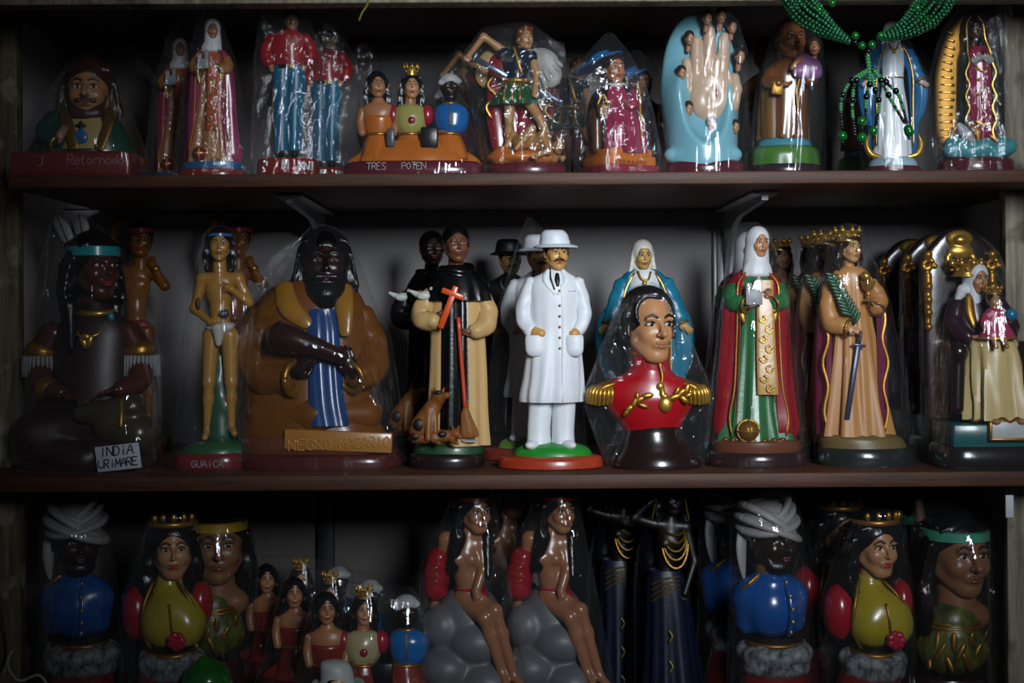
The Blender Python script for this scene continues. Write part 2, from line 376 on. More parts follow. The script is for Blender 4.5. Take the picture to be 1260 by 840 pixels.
class Fig:
    """a figurine authored in the photograph's pixel units around (cx, shelf line) at depth Y"""
    def __init__(s, name, label, cat, cx, Y, shelf, at=None, scale=1.0, group=None, rz=0, ref=None):
        s.u = (D + Y) / F * scale; s.cx = cx
        rs = ref or shelf
        s.yb = HY - (SHELF[rs] - ZC) / ((D + Y) / F) - ROLL * (cx - 630)
        s.root = bpy.data.objects.new(name, None); COL.objects.link(s.root)
        s.root.empty_display_size = 0.02
        a = at or (cx, Y)
        s.root.location = place(a[0], a[1], shelf); s.root.rotation_euler.z = math.radians(rz)
        tag(s.root, label, cat, group); s.pts = []
    def add(s, name, g, mat, parent=None, hull=True, label=None, sharp=48):
        if isinstance(g, list): g = merge(*g)
        V = (g[0] + np.array([-s.cx, 0, s.yb])) * s.u
        V[:, 2] = np.maximum(V[:, 2], 0.0)
        if hull: s.pts.append(g[0][::max(1, len(g[0]) // 400)])
        o = mesh_obj(name, V, g[1], mat, parent or s.root, sharp)
        if label: o['label'] = label
        return o
    def hm(s, px, top, chin, y=0, yaw=0, pitch=0, roll=0):
        H = chin - top
        return Matrix.Translation((px, y, -chin)) @ Matrix.Rotation(math.radians(yaw), 4, 'Z') @ Matrix.Rotation(math.radians(pitch), 4, 'X') @ Matrix.Rotation(math.radians(roll), 4, 'Y') @ Matrix.Scale(H, 4)
    def head(s, M, sk, kind='m', brow='#1a120c', lips='#8a3a30', eye='#c9c2b4', iris='#17100c', eyes=True, mustache=None, name='head'):
        H = M.to_scale()[0]
        h = s.add(name, xf(head_tpl(kind, .044 if H < 30 else .033 if H < 46 else .0235), M), sk)
        if not eyes: return h
        for sg in (-1, 1):
            fy = front_y(kind, sg * .125, .515)
            s.add('eye', xf(ell((sg*.125, -.515, fy + .012), (.068, .030, .030), 12), M), paint(eye, .2), h, False)
            s.add('iris', xf(ell((sg*.125 + .006, -.517, fy - .012), (.030, .012, .029), 10), M), paint(iris, .15), h, False)
            b = [(sg*.05, -.60, front_y(kind, sg*.06, .60) - .004), (sg*.12, -.635, front_y(kind, sg*.12, .635) - .004), (sg*.21, -.595, front_y(kind, sg*.21, .595) - .006)]
            s.add('eyebrow', xf(tube(b, [.016, .020, .008], 6), M), paint(brow, .5), h, False)
            l = [(sg*.055, -.52, fy - .004), (sg*.125, -.555, fy - .012), (sg*.2, -.515, fy + .012)]
            s.add('eyelid_line', xf(tube(l, [.008, .012, .008], 6), M), paint(brow, .5), h, False)
        fy = front_y(kind, 0, .245)
        s.add('mouth', xf(merge(ell((-.03, -.262, fy + .012), (.055, .028, .022), 10), ell((.03, -.262, fy + .012), (.055, .028, .022), 10), ell((0, -.222, fy + .012), (.065, .032, .026), 10)), M), paint(lips, .3), h, False)
        if mustache:
            fy = front_y(kind, 0, .30)
            s.add('mustache', xf(merge(*[tube([(0, -.315, fy - .01), (sg*.09, -.30, fy + .015), (sg*.16, -.255, fy + .06)], [.03, .032, .012], 8) for sg in (-1, 1)]), M), paint(mustache, .4), h, False)
        return h
    def hair(s, M, mat, style='short', prims=(), h=.028, parent=None, name='hair'):
        face = [E((0, -.47, .36), (.285, .34, .37), .06, True)]
        P = [E((0, .085, .655), (.375, .425, .395))]
        if style == 'short':
            P = [E((0, .09, .66), (.372, .42, .39)), E((0, .2, .42), (.30, .26, .26), .1)] + face
            for sg in (-1, 1): P.append(C((sg*.335, -.06, .56), (sg*.33, -.08, .40), .03, .02, .03))
            for i in range(7):
                x = -.27 + .09*i; q = math.sqrt(max(.05, 1 - (x/.372)**2))
                P.append(C((x, -.20*q + .09, .66 + .36*q), (x*.9, .02, .66 + .392*q), .024, .03, .015))
        elif style == 'receding':
            P = [E((0, .065, .655), (.36, .43, .385)), E((0, .2, .42), (.30, .26, .26), .1), E((.04, -.50, .50), (.30, .37, .44), .05, True), E((-.13, -.46, .68), (.19, .33, .25), .04, True), E((.20, -.46, .68), (.19, .33, .25), .04, True)]
            for sg in (-1, 1): P.append(C((sg*.335, -.04, .60), (sg*.33, -.09, .34), .04, .03, .04))
        elif style == 'long':
            P += face
            for sg in (-1, 1): P += [C((sg*.32, .06, .66), (sg*.38, .10, .2), .10, .13, .08), C((sg*.38, .10, .2), (sg*.36, .08, -.28), .13, .09, .08)]
            P += [C((0, .3, .5), (0, .3, -.3), .28, .26, .1)]
            for sg in (-1, 1):
                for i in range(4):
                    y = -.06 + .10*i
                    P += [C((sg*.405, y + .02, .62), (sg*(.495 - .02*i), y + .06, .15), .028, .036, .02), C((sg*(.495 - .02*i), y + .06, .15), (sg*(.44 - .02*i), y + .04, -.28), .036, .03, .02)]
                for i in range(5):
                    y = -.20 + .13*i; tz = .655 + .395*math.sqrt(max(.02, 1 - ((y - .085)/.425)**2))
                    P.append(C((sg*.03, y, tz - .005), (sg*.33, y + .03, .655 + (tz - .655)*.48), .026, .03, .02))
        elif style == 'veil':
            P = [E((0, .08, .64), (.385, .435, .42)), C((0, .14, .5), (0, .16, -.32), .39, .46, .12), E((0, -.50, .38), (.28, .38, .46), .06, True)]
        elif style == 'veil_open':
            P = [E((0, .10, .64), (.395, .44, .44)), C((0, .22, .4), (0, .22, -.3), .34, .36, .1), E((0, -.50, .34), (.285, .46, .46), .07, True)]
            for sg in (-1, 1): P += [C((sg*.36, .02, .6), (sg*.40, .02, .15), .06, .08, .06), C((sg*.40, .02, .15), (sg*.50, -.04, -.42), .08, .11, .06)]
        P += list(prims)
        H = M.to_scale()[0]; h = max(h, .048 if H < 30 else .037 if H < 46 else 0)
        return s.add(name, xf(sdf(P, h), M), mat, parent)
    def hand(s, pos, to, palm, L, sk, mirror=False, curl=.5, parent=None, name='hand'):
        z = -Vector((to[0], to[2] if len(to) > 2 else 0, -to[1])).normalized()
        y = -Vector((palm[0], palm[2] if len(palm) > 2 else 0, -palm[1])); y = (y - z * y.dot(z)).normalized()
        x = y.cross(z) * (-1 if mirror else 1)
        R = Matrix((x, y, z)).transposed().to_4x4()
        return s.add(name, xf(hand_tpl(curl), Matrix.Translation(p3(pos)) @ R @ Matrix.Scale(L, 4)), sk, parent)
    def text(s, txt, px, py, hgt, y, adv, mat, wob=0.0, thick=.09, slope=0.0, name='lettering', seed=3, yf=None, parent=None):
        r = random.Random(seed); gs = []; x = px
        for ch in txt:
            for st in FONT.get(ch, []):
                pts = []
                for (a, b) in st:
                    X = x + a * hgt * .7 + r.uniform(-wob, wob) * hgt; Y = py - b * hgt + slope * (X - px) + r.uniform(-wob, wob) * hgt
                    pts.append((X, Y, y if yf is None else yf(X)))
                gs.append(tube(pts, thick * hgt, 6, m=3 * len(pts)))
            x += adv
        return s.add(name, gs, mat, parent, False)

FONT = {
 'A': [[(0, 0), (.5, 1), (1, 0)], [(.2, .4), (.8, .4)]], 'C': [[(.95, .85), (.5, 1), (.05, .5), (.5, 0), (.95, .15)]],
 'D': [[(.05, 0), (.05, 1)], [(.05, 1), (.7, .9), (.95, .5), (.7, .1), (.05, 0)]], 'E': [[(.95, 1), (.05, 1)], [(.05, 1), (.05, 0)], [(.05, 0), (.95, 0)], [(.05, .5), (.75, .5)]],
 'G': [[(.95, .85), (.5, 1), (.05, .5), (.5, 0), (.95, .2), (.95, .45)], [(.95, .45), (.55, .45)]], 'I': [[(.5, 0), (.5, 1)]],
 'J': [[(.1, .98), (.95, 1)], [(.6, 1), (.6, .3), (.35, .0), (.0, .12)]], 'K': [[(.05, 0), (.05, 1)], [(.9, 1), (.1, .45)], [(.25, .55), (.95, 0)]],
 'M': [[(0, 0), (.1, 1)], [(.1, 1), (.5, .3)], [(.5, .3), (.9, 1)], [(.9, 1), (1, 0)]], 'N': [[(.05, 0), (.05, 1)], [(.05, 1), (.95, 0)], [(.95, 0), (.95, 1)]],
 'O': [[(.5, 1), (.05, .5), (.5, 0), (.95, .5), (.5, 1)]], 'P': [[(.05, 0), (.05, 1)], [(.05, 1), (.8, .95), (.85, .6), (.05, .48)]],
 'R': [[(.05, 0), (.05, 1)], [(.05, 1), (.8, .95), (.8, .6), (.05, .5)], [(.35, .5), (.95, 0)]], 'S': [[(.9, .88), (.5, 1), (.1, .76), (.5, .5), (.9, .25), (.5, 0), (.05, .12)]],
 'T': [[(0, 1), (1, 1)], [(.5, 1), (.5, 0)]], 'U': [[(.05, 1), (.1, .25), (.5, 0), (.9, .25), (.95, 1)]],
 'e': [[(.1, .35), (.85, .4), (.6, .68), (.15, .5), (.15, .15), (.5, 0), (.85, .12)]], 't': [[(.45, .95), (.45, .1), (.8, 0)], [(.1, .65), (.85, .65)]],
 'o': [[(.5, .65), (.1, .33), (.5, 0), (.9, .33), (.5, .65)]], 'r': [[(.2, 0), (.2, .65)], [(.2, .4), (.5, .65), (.85, .6)]],
 'n': [[(.15, 0), (.15, .65)], [(.15, .45), (.5, .65), (.85, .45), (.85, 0)]], 'a': [[(.85, .6), (.4, .65), (.1, .3), (.4, 0), (.8, .25)], [(.85, .65), (.85, 0)]],
 'd': [[(.8, .3), (.45, .6), (.1, .3), (.45, 0), (.8, .25)], [(.82, 1), (.82, 0)]], 'i': [[(.5, 0), (.5, .65)], [(.5, .85), (.5, .93)]],
 '.': [[(.3, 0), (.35, .06)]], 'z': [[(0, .1), (.2, .5), (.4, .1), (.6, .55), (.8, .1), (1, .5)]],
}

def bag(f, margin=2.0, seed=1, crinkle=0.5, mat=None, top=6.0, spread=1.0, tuft=None, name='plastic_wrap', low=0.0, lean=(0, 0), n=84, m=80):
    """clear film pulled over a figurine: the taut hull of its own points, with soft creases"""
    P = np.concatenate(f.pts); bm = bmesh.new()
    P = P[:, :3]; z0, z1 = P[:, 2].min(), P[:, 2].max()
    base = P.copy(); base[:, 2] = z0
    bb = P[P[:, 2] < z0 + (z1 - z0) * .12]; cb = (bb.min(0) + bb.max(0)) / 2
    if spread != 1.0:
        e = bb.copy(); e[:, :2] = cb[:2] + (e[:, :2] - cb[:2]) * spread; e[:, 2] = z0; P = np.r_[P, e]
    if tuft is not None: P = np.r_[P, np.array([p3(q) for q in tuft])]
    z1 = P[:, 2].max()
    for q in P: bm.verts.new(q)
    bmesh.ops.convex_hull(bm, input=bm.verts[:]); bm.faces.ensure_lookup_table(); bm.normal_update()
    Ns, ds = [], []
    c0 = P.mean(0)
    for fc in bm.faces:
        nn = np.array(fc.normal); co = np.array(fc.verts[0].co)
        if np.linalg.norm(nn) < .5: continue
        d = nn @ co
        if nn @ c0 > d: nn, d = -nn, -d
        Ns.append(nn); ds.append(d)
    bm.free()
    Ns = np.array(Ns); ds = np.array(ds) + margin
    tp = P[P[:, 2] > z1 - (z1 - z0) * .03].mean(0)
    tz = np.linspace(0, 1, m) ** 1.0; a = np.linspace(0, 2*np.pi, n, endpoint=False)
    dirs = np.stack([np.cos(a), np.sin(a), 0*a], 1); nd = Ns @ dirs.T
    r = random.Random(seed); waves = [(r.randint(3, 22), r.random()*6.28, r.uniform(-7, 7), r.uniform(2, 14), r.random()*6.28, r.uniform(.4, 1)) for _ in range(16)]
    G = np.zeros((m, n, 3))
    for i, t in enumerate(tz):
        z = z0 + (z1 + margin * .7 - z0) * t; o = cb * (1 - t) + tp * t; o[2] = z
        num = (ds - Ns @ o)[:, None]
        tt = np.where(nd > 1e-6, num / np.where(nd > 1e-6, nd, 1), 1e9).min(0); tt = np.maximum(tt, 1.0)
        w = sum(q[5] * np.abs(np.sin(q[0]*a*.5 + q[1] + q[2]*t*.6 + .5*np.sin(q[3]*t + q[4]))) ** 3 for q in waves) / 3.0 - .6
        tt = tt + crinkle * w * (0.6 + 1.2 * (1 - t)) * 1.2
        G[i] = o + dirs * tt[:, None]
    V, Fc = grid(G, True, False, True)
    V = (V + np.array([-f.cx, 0, f.yb])) * f.u; V[:, 2] = np.maximum(V[:, 2], 0.0004)
    o = mesh_obj(name, V, Fc, mat or FILM, f.root, 75); o['label'] = 'clear glossy plastic film'
    return o

def crumple(f, pts, width, seed, mat=None, name='plastic_wrap', rows=26, cols=18, amp=3.0):
    """a loose crumpled fan of film along a path"""
    P = pch(np.array([p3(q) for q in pts]), rows, False); T, U, W = frames(P); r = random.Random(seed)
    ws = np.interp(np.linspace(0, 1, rows), np.linspace(0, 1, len(width)), width)
    ph = [(r.uniform(2, 9), r.uniform(2, 12), r.random()*6.28, r.uniform(.3, 1)) for _ in range(9)]
    G = np.zeros((rows, cols, 3)); side = np.array([1.0, 0, 0]) if abs(P[-1][2]-P[0][2]) > abs(P[-1][0]-P[0][0]) else np.array([0, 0, 1.0])
    for i in range(rows):
        for j in range(cols):
            v = j / (cols - 1) - .5; uu = i / (rows - 1)
            d = sum(q[3]*abs(math.sin(q[0]*v*3 + q[1]*uu + q[2])) for q in ph) - 3
            G[i, j] = P[i] + side * ws[i] * v * 2 + np.array([0, -1, 0]) * d * amp * (.3 + .7 * uu) + side * .3 * amp * math.sin(9*uu + 7*v + seed)
    V, Fc = grid(G, False); V = (V + np.array([-f.cx, 0, f.yb])) * f.u
    o = mesh_obj(name, V, Fc, mat or CRINKLE, f.root, 80); o['label'] = 'loose crumpled clear film'; return o

def dup(root, px, Y, label, shelf='mid', rz=None, scale=None, skip=()):
    c = root.copy(); COL.objects.link(c); c.location = place(px, Y, shelf); c['label'] = label
    if rz is not None: c.rotation_euler.z = math.radians(rz)
    if scale: c.scale = (scale,) * 3
    for ch in root.children:
        if ch.name.split('.')[0] in skip: continue
        k = ch.copy(); COL.objects.link(k); k.parent = c
        for g in ch.children:
            q = g.copy(); COL.objects.link(q); q.parent = k
    return c

def body(J, q=1.0, fem=False, h=1.4, hands=True, extra=()):
    """one continuous nude figure from joints given as (px, py, y)"""
    j = {k: np.array(p3(v), float) for k, v in J.items()}; P = []
    ch, pv = j['chest'], j['pelvis']; wa = ch * .45 + pv * .55
    P += [E(ch, (15*q, 10*q, 16*q), 4*q), C(ch, wa, 11*q, 9.5*q, 6*q), C(wa, pv, 9.5*q, 11*q, 6*q), C(j['sl'], j['sr'], 7*q, 7*q, 6*q), C(ch, j['neck'], 8*q, 5.5*q, 4*q)]
    if fem:
        for s in (-1, 1): P.append(S(ch + np.array([s*6.5*q, -8*q, -3*q]), 5.5*q, 3*q))
    else:
        for s in (-1, 1): P.append(E(ch + np.array([s*6*q, -6.5*q, 2*q]), (7*q, 4*q, 5.5*q), 3*q))
    for s in 'lr':
        if 'e'+s in J:
            P += [C(j['s'+s], j['e'+s], 6.2*q, 5*q, 3*q), C(j['e'+s], j['w'+s], 5*q, 3.6*q, 3*q)]
            if hands:
                d = j['w'+s] - j['e'+s]; d /= np.linalg.norm(d)
                if 'f'+s in J: d = j['f'+s] - j['w'+s]; d /= np.linalg.norm(d)
                sd = np.cross(d, np.array([0, -1.0, 0])); sd /= np.linalg.norm(sd) + 1e-6
                pm = j['w'+s] + d * 5*q; P.append(C(j['w'+s], pm, 3.4*q, 4.2*q, 2*q))
                for i, v in enumerate((-1.5, -.5, .5, 1.5)):
                    P.append(C(pm + sd*v*2.1*q, pm + sd*v*2.5*q + d*(6.5, 8, 7.5, 6)[i]*q, 1.35*q, 1.05*q, .6*q))
                P.append(C(j['w'+s] + d*2*q - sd*2*q, pm - sd*6*q + d*2*q, 1.6*q, 1.2*q, .8*q))
        if 'k'+s in J:
            hp = j['h'+s]
            P += [C(hp, j['k'+s], 9.5*q, 6.5*q, 4*q), C(j['k'+s], j['a'+s], 6*q, 4*q, 3*q)]
            cf = j['k'+s]*.65 + j['a'+s]*.35 + np.array([0, 2*q, 0]); P.append(S(cf, 6*q, 4*q))
            if 't'+s in J:
                P.append(C(j['a'+s], j['t'+s], 4*q, 3.4*q, 2.5*q))
    P += list(extra)
    return sdf(P, h)
# ------------------------------------------------------------------ the shelving and the room behind it
def box_geo(x0, x1, y0, y1, z0, z1, bev=0.0015):
    g = rbox((0, 0, 0), (x1-x0, y1-y0, z1-z0), bev); return g[0] + np.array([(x0+x1)/2, (y0+y1)/2, (z0+z1)/2]), g[1]
W_BROWN = wood('brown_board', '#33190e', '#573019', .6, (3, 40, 40), .35, None)
W_OLD = wood('weathered_post', '#3d3022', '#7d6b52', .75, (40, 40, 3), .7, '#a39a86')
W_GREY = wood('grey_post', '#6b6252', '#a49a84', .75, (40, 40, 3), .7, '#4c4436')
PANEL = paint('#a8a4a2', .6, 0, .2, 30, .12)
PANEL2 = paint('#8a8584', .6, 0, .2, 30, .15); PANEL3 = paint('#67625f', .6, 0, .2, 30, .15)
METAL = paint('#9a9b9c', .4, .35, .2, 60, .2)
unit = bpy.data.objects.new('shelving_unit', None); COL.objects.link(unit); unit.location = (0, 0.2, -0.4)
tag(unit, 'tall brown wooden shelving packed with painted plaster figurines', 'shelf')
def upart(name, g, mat, label=None, parent=None):
    off = np.array([0, 0.2, -0.4]) if parent is None else np.array([0, 0.2, -0.4])
    o = mesh_obj(name, g[0] - off, g[1], mat, parent or unit)
    if label: o['label'] = label
    return o
upart('shelf_board', box_geo(-.619, .745, 0, .45, .355, .371), W_BROWN, 'upper brown shelf board')
upart('shelf_board', box_geo(-.745, .745, -.004, .45, -.0185, 0), W_BROWN, 'middle brown shelf board')
upart('shelf_board', box_geo(-.70, .70, 0, .45, -.393, -.373), W_BROWN, 'lowest brown shelf board')
upart('shelf_board', box_geo(-.70, .70, .02, .45, .617, .64), W_BROWN, 'shelf board above the top row')
upart('top_rail', box_geo(-.745, .745, -.012, .02, .578, .66), W_GREY, 'weathered pale wooden rail')
for (z0, z1) in ((.617, .37), (.0, .355), (-.373, -.0185)):
    pass
upart('back_panel', box_geo(-.70, .70, .452, .462, .3630, .66), PANEL2)
upart('back_panel', box_geo(-.70, .70, .450, .462, -.009, .361), paint('#a5a0a0', .6, 0, .2, 30, .1))
upart('back_panel', box_geo(-.70, .70, .452, .462, -.40, -.011), PANEL3)
upart('side_panel', box_geo(-.712, -.692, .14, .45, -.40, .66), PANEL)
upart('side_panel', box_geo(.692, .712, .14, .45, -.40, .66), PANEL)
upart('stile', box_geo(-.78, -.648, .115, .14, -.42, .66), W_OLD, 'weathered brown front post')
upart('stile', box_geo(.648, .78, .115, .14, -.42, .66), W_GREY, 'weathered grey front post')
upart('batten', box_geo(-.69, -.66, .14, .45, -.05, -.0187), PANEL, 'white painted support batten')
for x in (-.289, .330):
    st = upart('bracket_rail', merge(box_geo(x-.014, x+.014, .436, .449, .03, .355), box_geo(x-.020, x-.013, .44, .45, .03, .355), box_geo(x+.013, x+.020, .44, .45, .03, .355)), METAL, 'grey metal wall strip')
    upart('bracket_rail', box_geo(x-.013, x+.013, .436, .449, -.36, -.02), paint('#2c2a2a', .5, .3), 'dark metal wall strip')
    # bracket: horizontal arm under the board with a curved web
    prof = [(.44, .352), (.10, .352), (.10, .343), (.30, .335), (.39, .315), (.425, .27), (.44, .23)]
    V = []; 
    for sx in (-.004, .004):
        for (y, z) in prof: V.append((x + sx, y, z))
    n = len(prof); Fc = [tuple(range(n)), tuple(range(2*n-1, n-1, -1))] + [(i, (i+1) % n, n + (i+1) % n, n + i) for i in range(n)]
    br = upart('shelf_bracket', (np.array(V), Fc), METAL, 'pale metal shelf bracket')
    fl = upart('flange', box_geo(x-.018, x+.018, .09, .44, .350, .354), METAL, None)
    for z in (.30, .25): upart('screw', tube([(x, .434, z), (x, .430, z)], .0045, 12, raw=True), METAL)
floor = mesh_obj('floor', *box_geo(-4, 4, -4.5, 1.2, -1.02, -1.0), paint('#5a5048', .7, 0, .3, 8, .2)); tag(floor, 'dark shop floor below the shelving', 'floor', None, 'structure')
wb = mesh_obj('wall_back', *box_geo(-4, 4, .48, .58, -1.0, 2.2), paint('#77716c', .8, 0, .3, 12, .15)); tag(wb, 'dim plaster wall behind the shelving', 'wall', None, 'structure')
for x in (-.735, .735):
    upart('leg', box_geo(x-.025, x+.025, .115, .14, -1.0, -.42), W_OLD); upart('leg', box_geo(x-.025, x+.025, .40, .45, -1.0, -.42), W_OLD)

# ------------------------------------------------------------------ shared trims
GOLD = gold(); GOLD2 = gold('#c49a45', .3); OLDGOLD = gold('#8a6426', .4)
def ringp(py, px, rx, ry, y=0, tilt=0, a0=-180, a1=180, k=30):
    return [(px + rx*math.cos(math.radians(a)), py + tilt*math.sin(math.radians(a)), y + ry*math.sin(math.radians(a))) for a in np.linspace(a0, a1, k)]
def crown(f, px, py, r, hgt, y=0, parent=None, spikes=8, mat=None, name='crown'):
    gs = [loft([(py, px, r*.92, r*.92, y), (py-hgt*.18, px, r*.90, r*.90, y), (py-hgt*.40, px, r*.95, r*.95, y), (py-hgt*.72, px, r*1.1, r*1.1, y)], 40, 10, arc=(0, 359.9), th=r*.13),
          tube(ringp(py-1, px, r*.95, r*.95, y), r*.10, 6, 36)]
    for k in range(spikes):
        a = 2*math.pi*k/spikes + .2; x, yy = px + r*1.08*math.cos(a), y + r*1.08*math.sin(a)
        gs += [ell((x, py-hgt*.74, yy), (r*.26, r*.26, hgt*.20), 10), ell((px + r*1.13*math.cos(a), py-hgt*.95, y + r*1.13*math.sin(a)), r*.10, 8), ell((px + r*.98*math.cos(a + .39), py-hgt*.38, y + r*.98*math.sin(a + .39)), r*.15, 8)]
    gs.append(loft([(py, px, r*.93, r*.93, y), (py-2, px, r*.97, r*.97, y)], 28, 3))
    return f.add(name, gs, mat or GOLD2, parent)
def plinth(f, rings, mat, name='base', sq=2.0, n=48): return f.add(name, loft(rings, n, lin=True, sq=sq), mat)

# ------------------------------------------------------------------ MIDDLE SHELF
# white-coated man with hat (also in black behind)
def doctor(label, at, coat, hat, sk, base, mound, shoes, group=None, cat='figurine', bagged=False, scale=1.0):
    f = Fig('coat_man_figurine', label, cat, 678, .075, 'mid', at, scale, group)
    cm = paint(coat, .45, 0, .3, 300, .08); hm_ = paint(hat, .45, 0, .2, 300, .08)
    plinth(f, [(575, 676, 62, 40), (573, 676, 65, 42), (565, 676, 65, 42), (561, 676, 63, 40), (559, 676, 58, 36)], enamel(base, .3))
    f.add('grass_mound', loft([(560, 679, 49, 29), (556, 679, 48, 28), (549, 679, 41, 23), (545, 679, 26, 14), (543.5, 679, 8, 4)], 40, 14), enamel(mound, .35))
    for s, (x0, x1) in ((-1, (664, 662)), (1, (693, 692))):
        f.add('trouser_leg', loft([(462, x0, 15, 14, 2), (500, x0, 14.5, 13, 2), (530, x1, 14, 13, 1), (546, x1, 15, 14, 0)], 28, 18, folds=(5, .06, 3+s, .5)), cm)
        f.add('shoe', merge(ell((x1 + s*6 - 1, 546, -9), (8.5, 18, 6.5), 18, (0, 0, s*22)), ell((x1 + s*2, 544, -2), (9, 9, 8), 14)), paint(shoes, .4))
    f.add('coat', loft([(331, 684, 10, 9, 1), (336, 684, 17, 12, 1), (342, 682, 27, 15, 1), (352, 681, 31, 18), (375, 681, 30, 19), (400, 681, 30, 19), (430, 681, 33, 21), (465, 680, 36, 24), (490, 678, 38, 26), (494, 678, 37.5, 25.5)], 72, 48, folds=(9, .075, 5, 1.5)), cm)
    for s, pts, r in ((-1, [(656, 346, 1), (646, 372, 1), (644, 392, -1), (653, 408, -10)], [10, 10, 9.5, 9]), (1, [(709, 346, 1), (716, 370, 1), (718, 392, -3), (710, 408, -10)], [9.5, 9.5, 9, 8])):
        a = f.add('sleeve', tube(pts, r, 24, 26, wr=.05, seed=4+s), cm)
    f.add('wrist', tube([(656, 407, -12), (668, 411, -17)], [6.5, 6], 12), sk)
    f.add('wrist', tube([(709, 408, -13), (703, 412, -16)], [6, 5.5], 12), sk)
    f.add('watch', tube([(664, 405, -16), (666, 416, -16.5)], [2, 2], 8), GOLD)
    for x, w in ((659, 24), (706, 20)):
        pk = f.add('pocket', loft([(412, x, w*.5, 5, -16), (416, x, w*.56, 6, -16.5), (430, x, w*.54, 6, -17), (436, x, w*.4, 4, -17), (438, x, w*.2, 2, -17)], 24, 12), cm)
    f.add('front_seam', tube([(690, 350, -17.5), (692, 400, -19), (691, 450, -23), (691, 493, -25.5)], 1.0, 6), cm)
    lp = f.add('lapel', [tube([(675, 333, -9), (672, 343, -14), (683, 362, -18.5)], [3, 4.5, 2], 10, flat=.5), tube([(692, 333, -9), (696, 343, -13), (686, 362, -18.5)], [3, 4.5, 2], 10, flat=.5)], cm)
    f.add('breast_pocket', tube([(699, 358, -15), (708, 357, -11)], 1.4, 6), cm)
    f.add('necktie', tube([(685.5, 337, -12.5), (685.5, 344, -16), (686, 352, -18.5)], [2.2, 3.2, 1.8], 8, flat=.6), paint('#14161c', .4))
    f.add('cord', tube([(677, 331, -8), (677.5, 342, -16), (682, 356, -20)], 1.0, 6), paint('#1a1714', .5))
    for y in (358, 376, 389, 402, 415, 428): f.add('button', ell((688, y, -19 - (y-376)*.03), (1.7, 1.2, 1.7), 10), GOLD)
    M = f.hm(685, 290, 333, 0, 14)
    f.head(M, sk, 'm', lips='#9a4a38', mustache='#0d0a08')
    f.hair(M, hairm(), 'short')
    f.add('hat', [loft([(303, 683, 18.5, 17.5), (298, 683, 18.2, 17.2), (290, 682.5, 17.2, 16), (285.5, 682, 14.5, 13.5), (283, 682, 10.5, 8), (285, 682, 5, 3.5), (286, 682, 1, 1)], 40, 22),
                  loft([(303.2, 684, 17, 16, 0), (303.8, 684, 24, 21, -1), (305.2, 684.5, 27, 24, -2), (303.8, 684.5, 27.6, 24.6, -2), (301.6, 684, 23, 20, -1), (300, 684, 18, 17)], 48, 16)], hm_)
    f.add('hat_band', loft([(301.5, 683.2, 19.2, 18.1), (295.5, 682.9, 18.7, 17.5)], 40, 4), paint(hat, .5, 0, .2, 300, .05))
    if bagged: bag(f, 3, 7, .6, tuft=[(672, 262, 0)], spread=1.04)
    return f
SK_Y = skin('#c99555')
doctor('plaster figurine of a man in a white coat and white hat on a green mound', (678, .075), '#dfe3e8', '#d8dde3', SK_Y, '#a5381f', '#1f8a2b', '#e6e9ec')
doctor('white-coated man figurine in clear wrap, half hidden behind the unwrapped one', (657, .18), '#d5d9de', '#d0d5db', SK_Y, '#8a3020', '#6fa03c', '#d5d9de', bagged=True)
doctor('figurine of a man in a black suit and black hat at the back', (622, .29), '#15161a', '#0e0e11', SK_Y, '#2a1a16', '#23351f', '#101012')

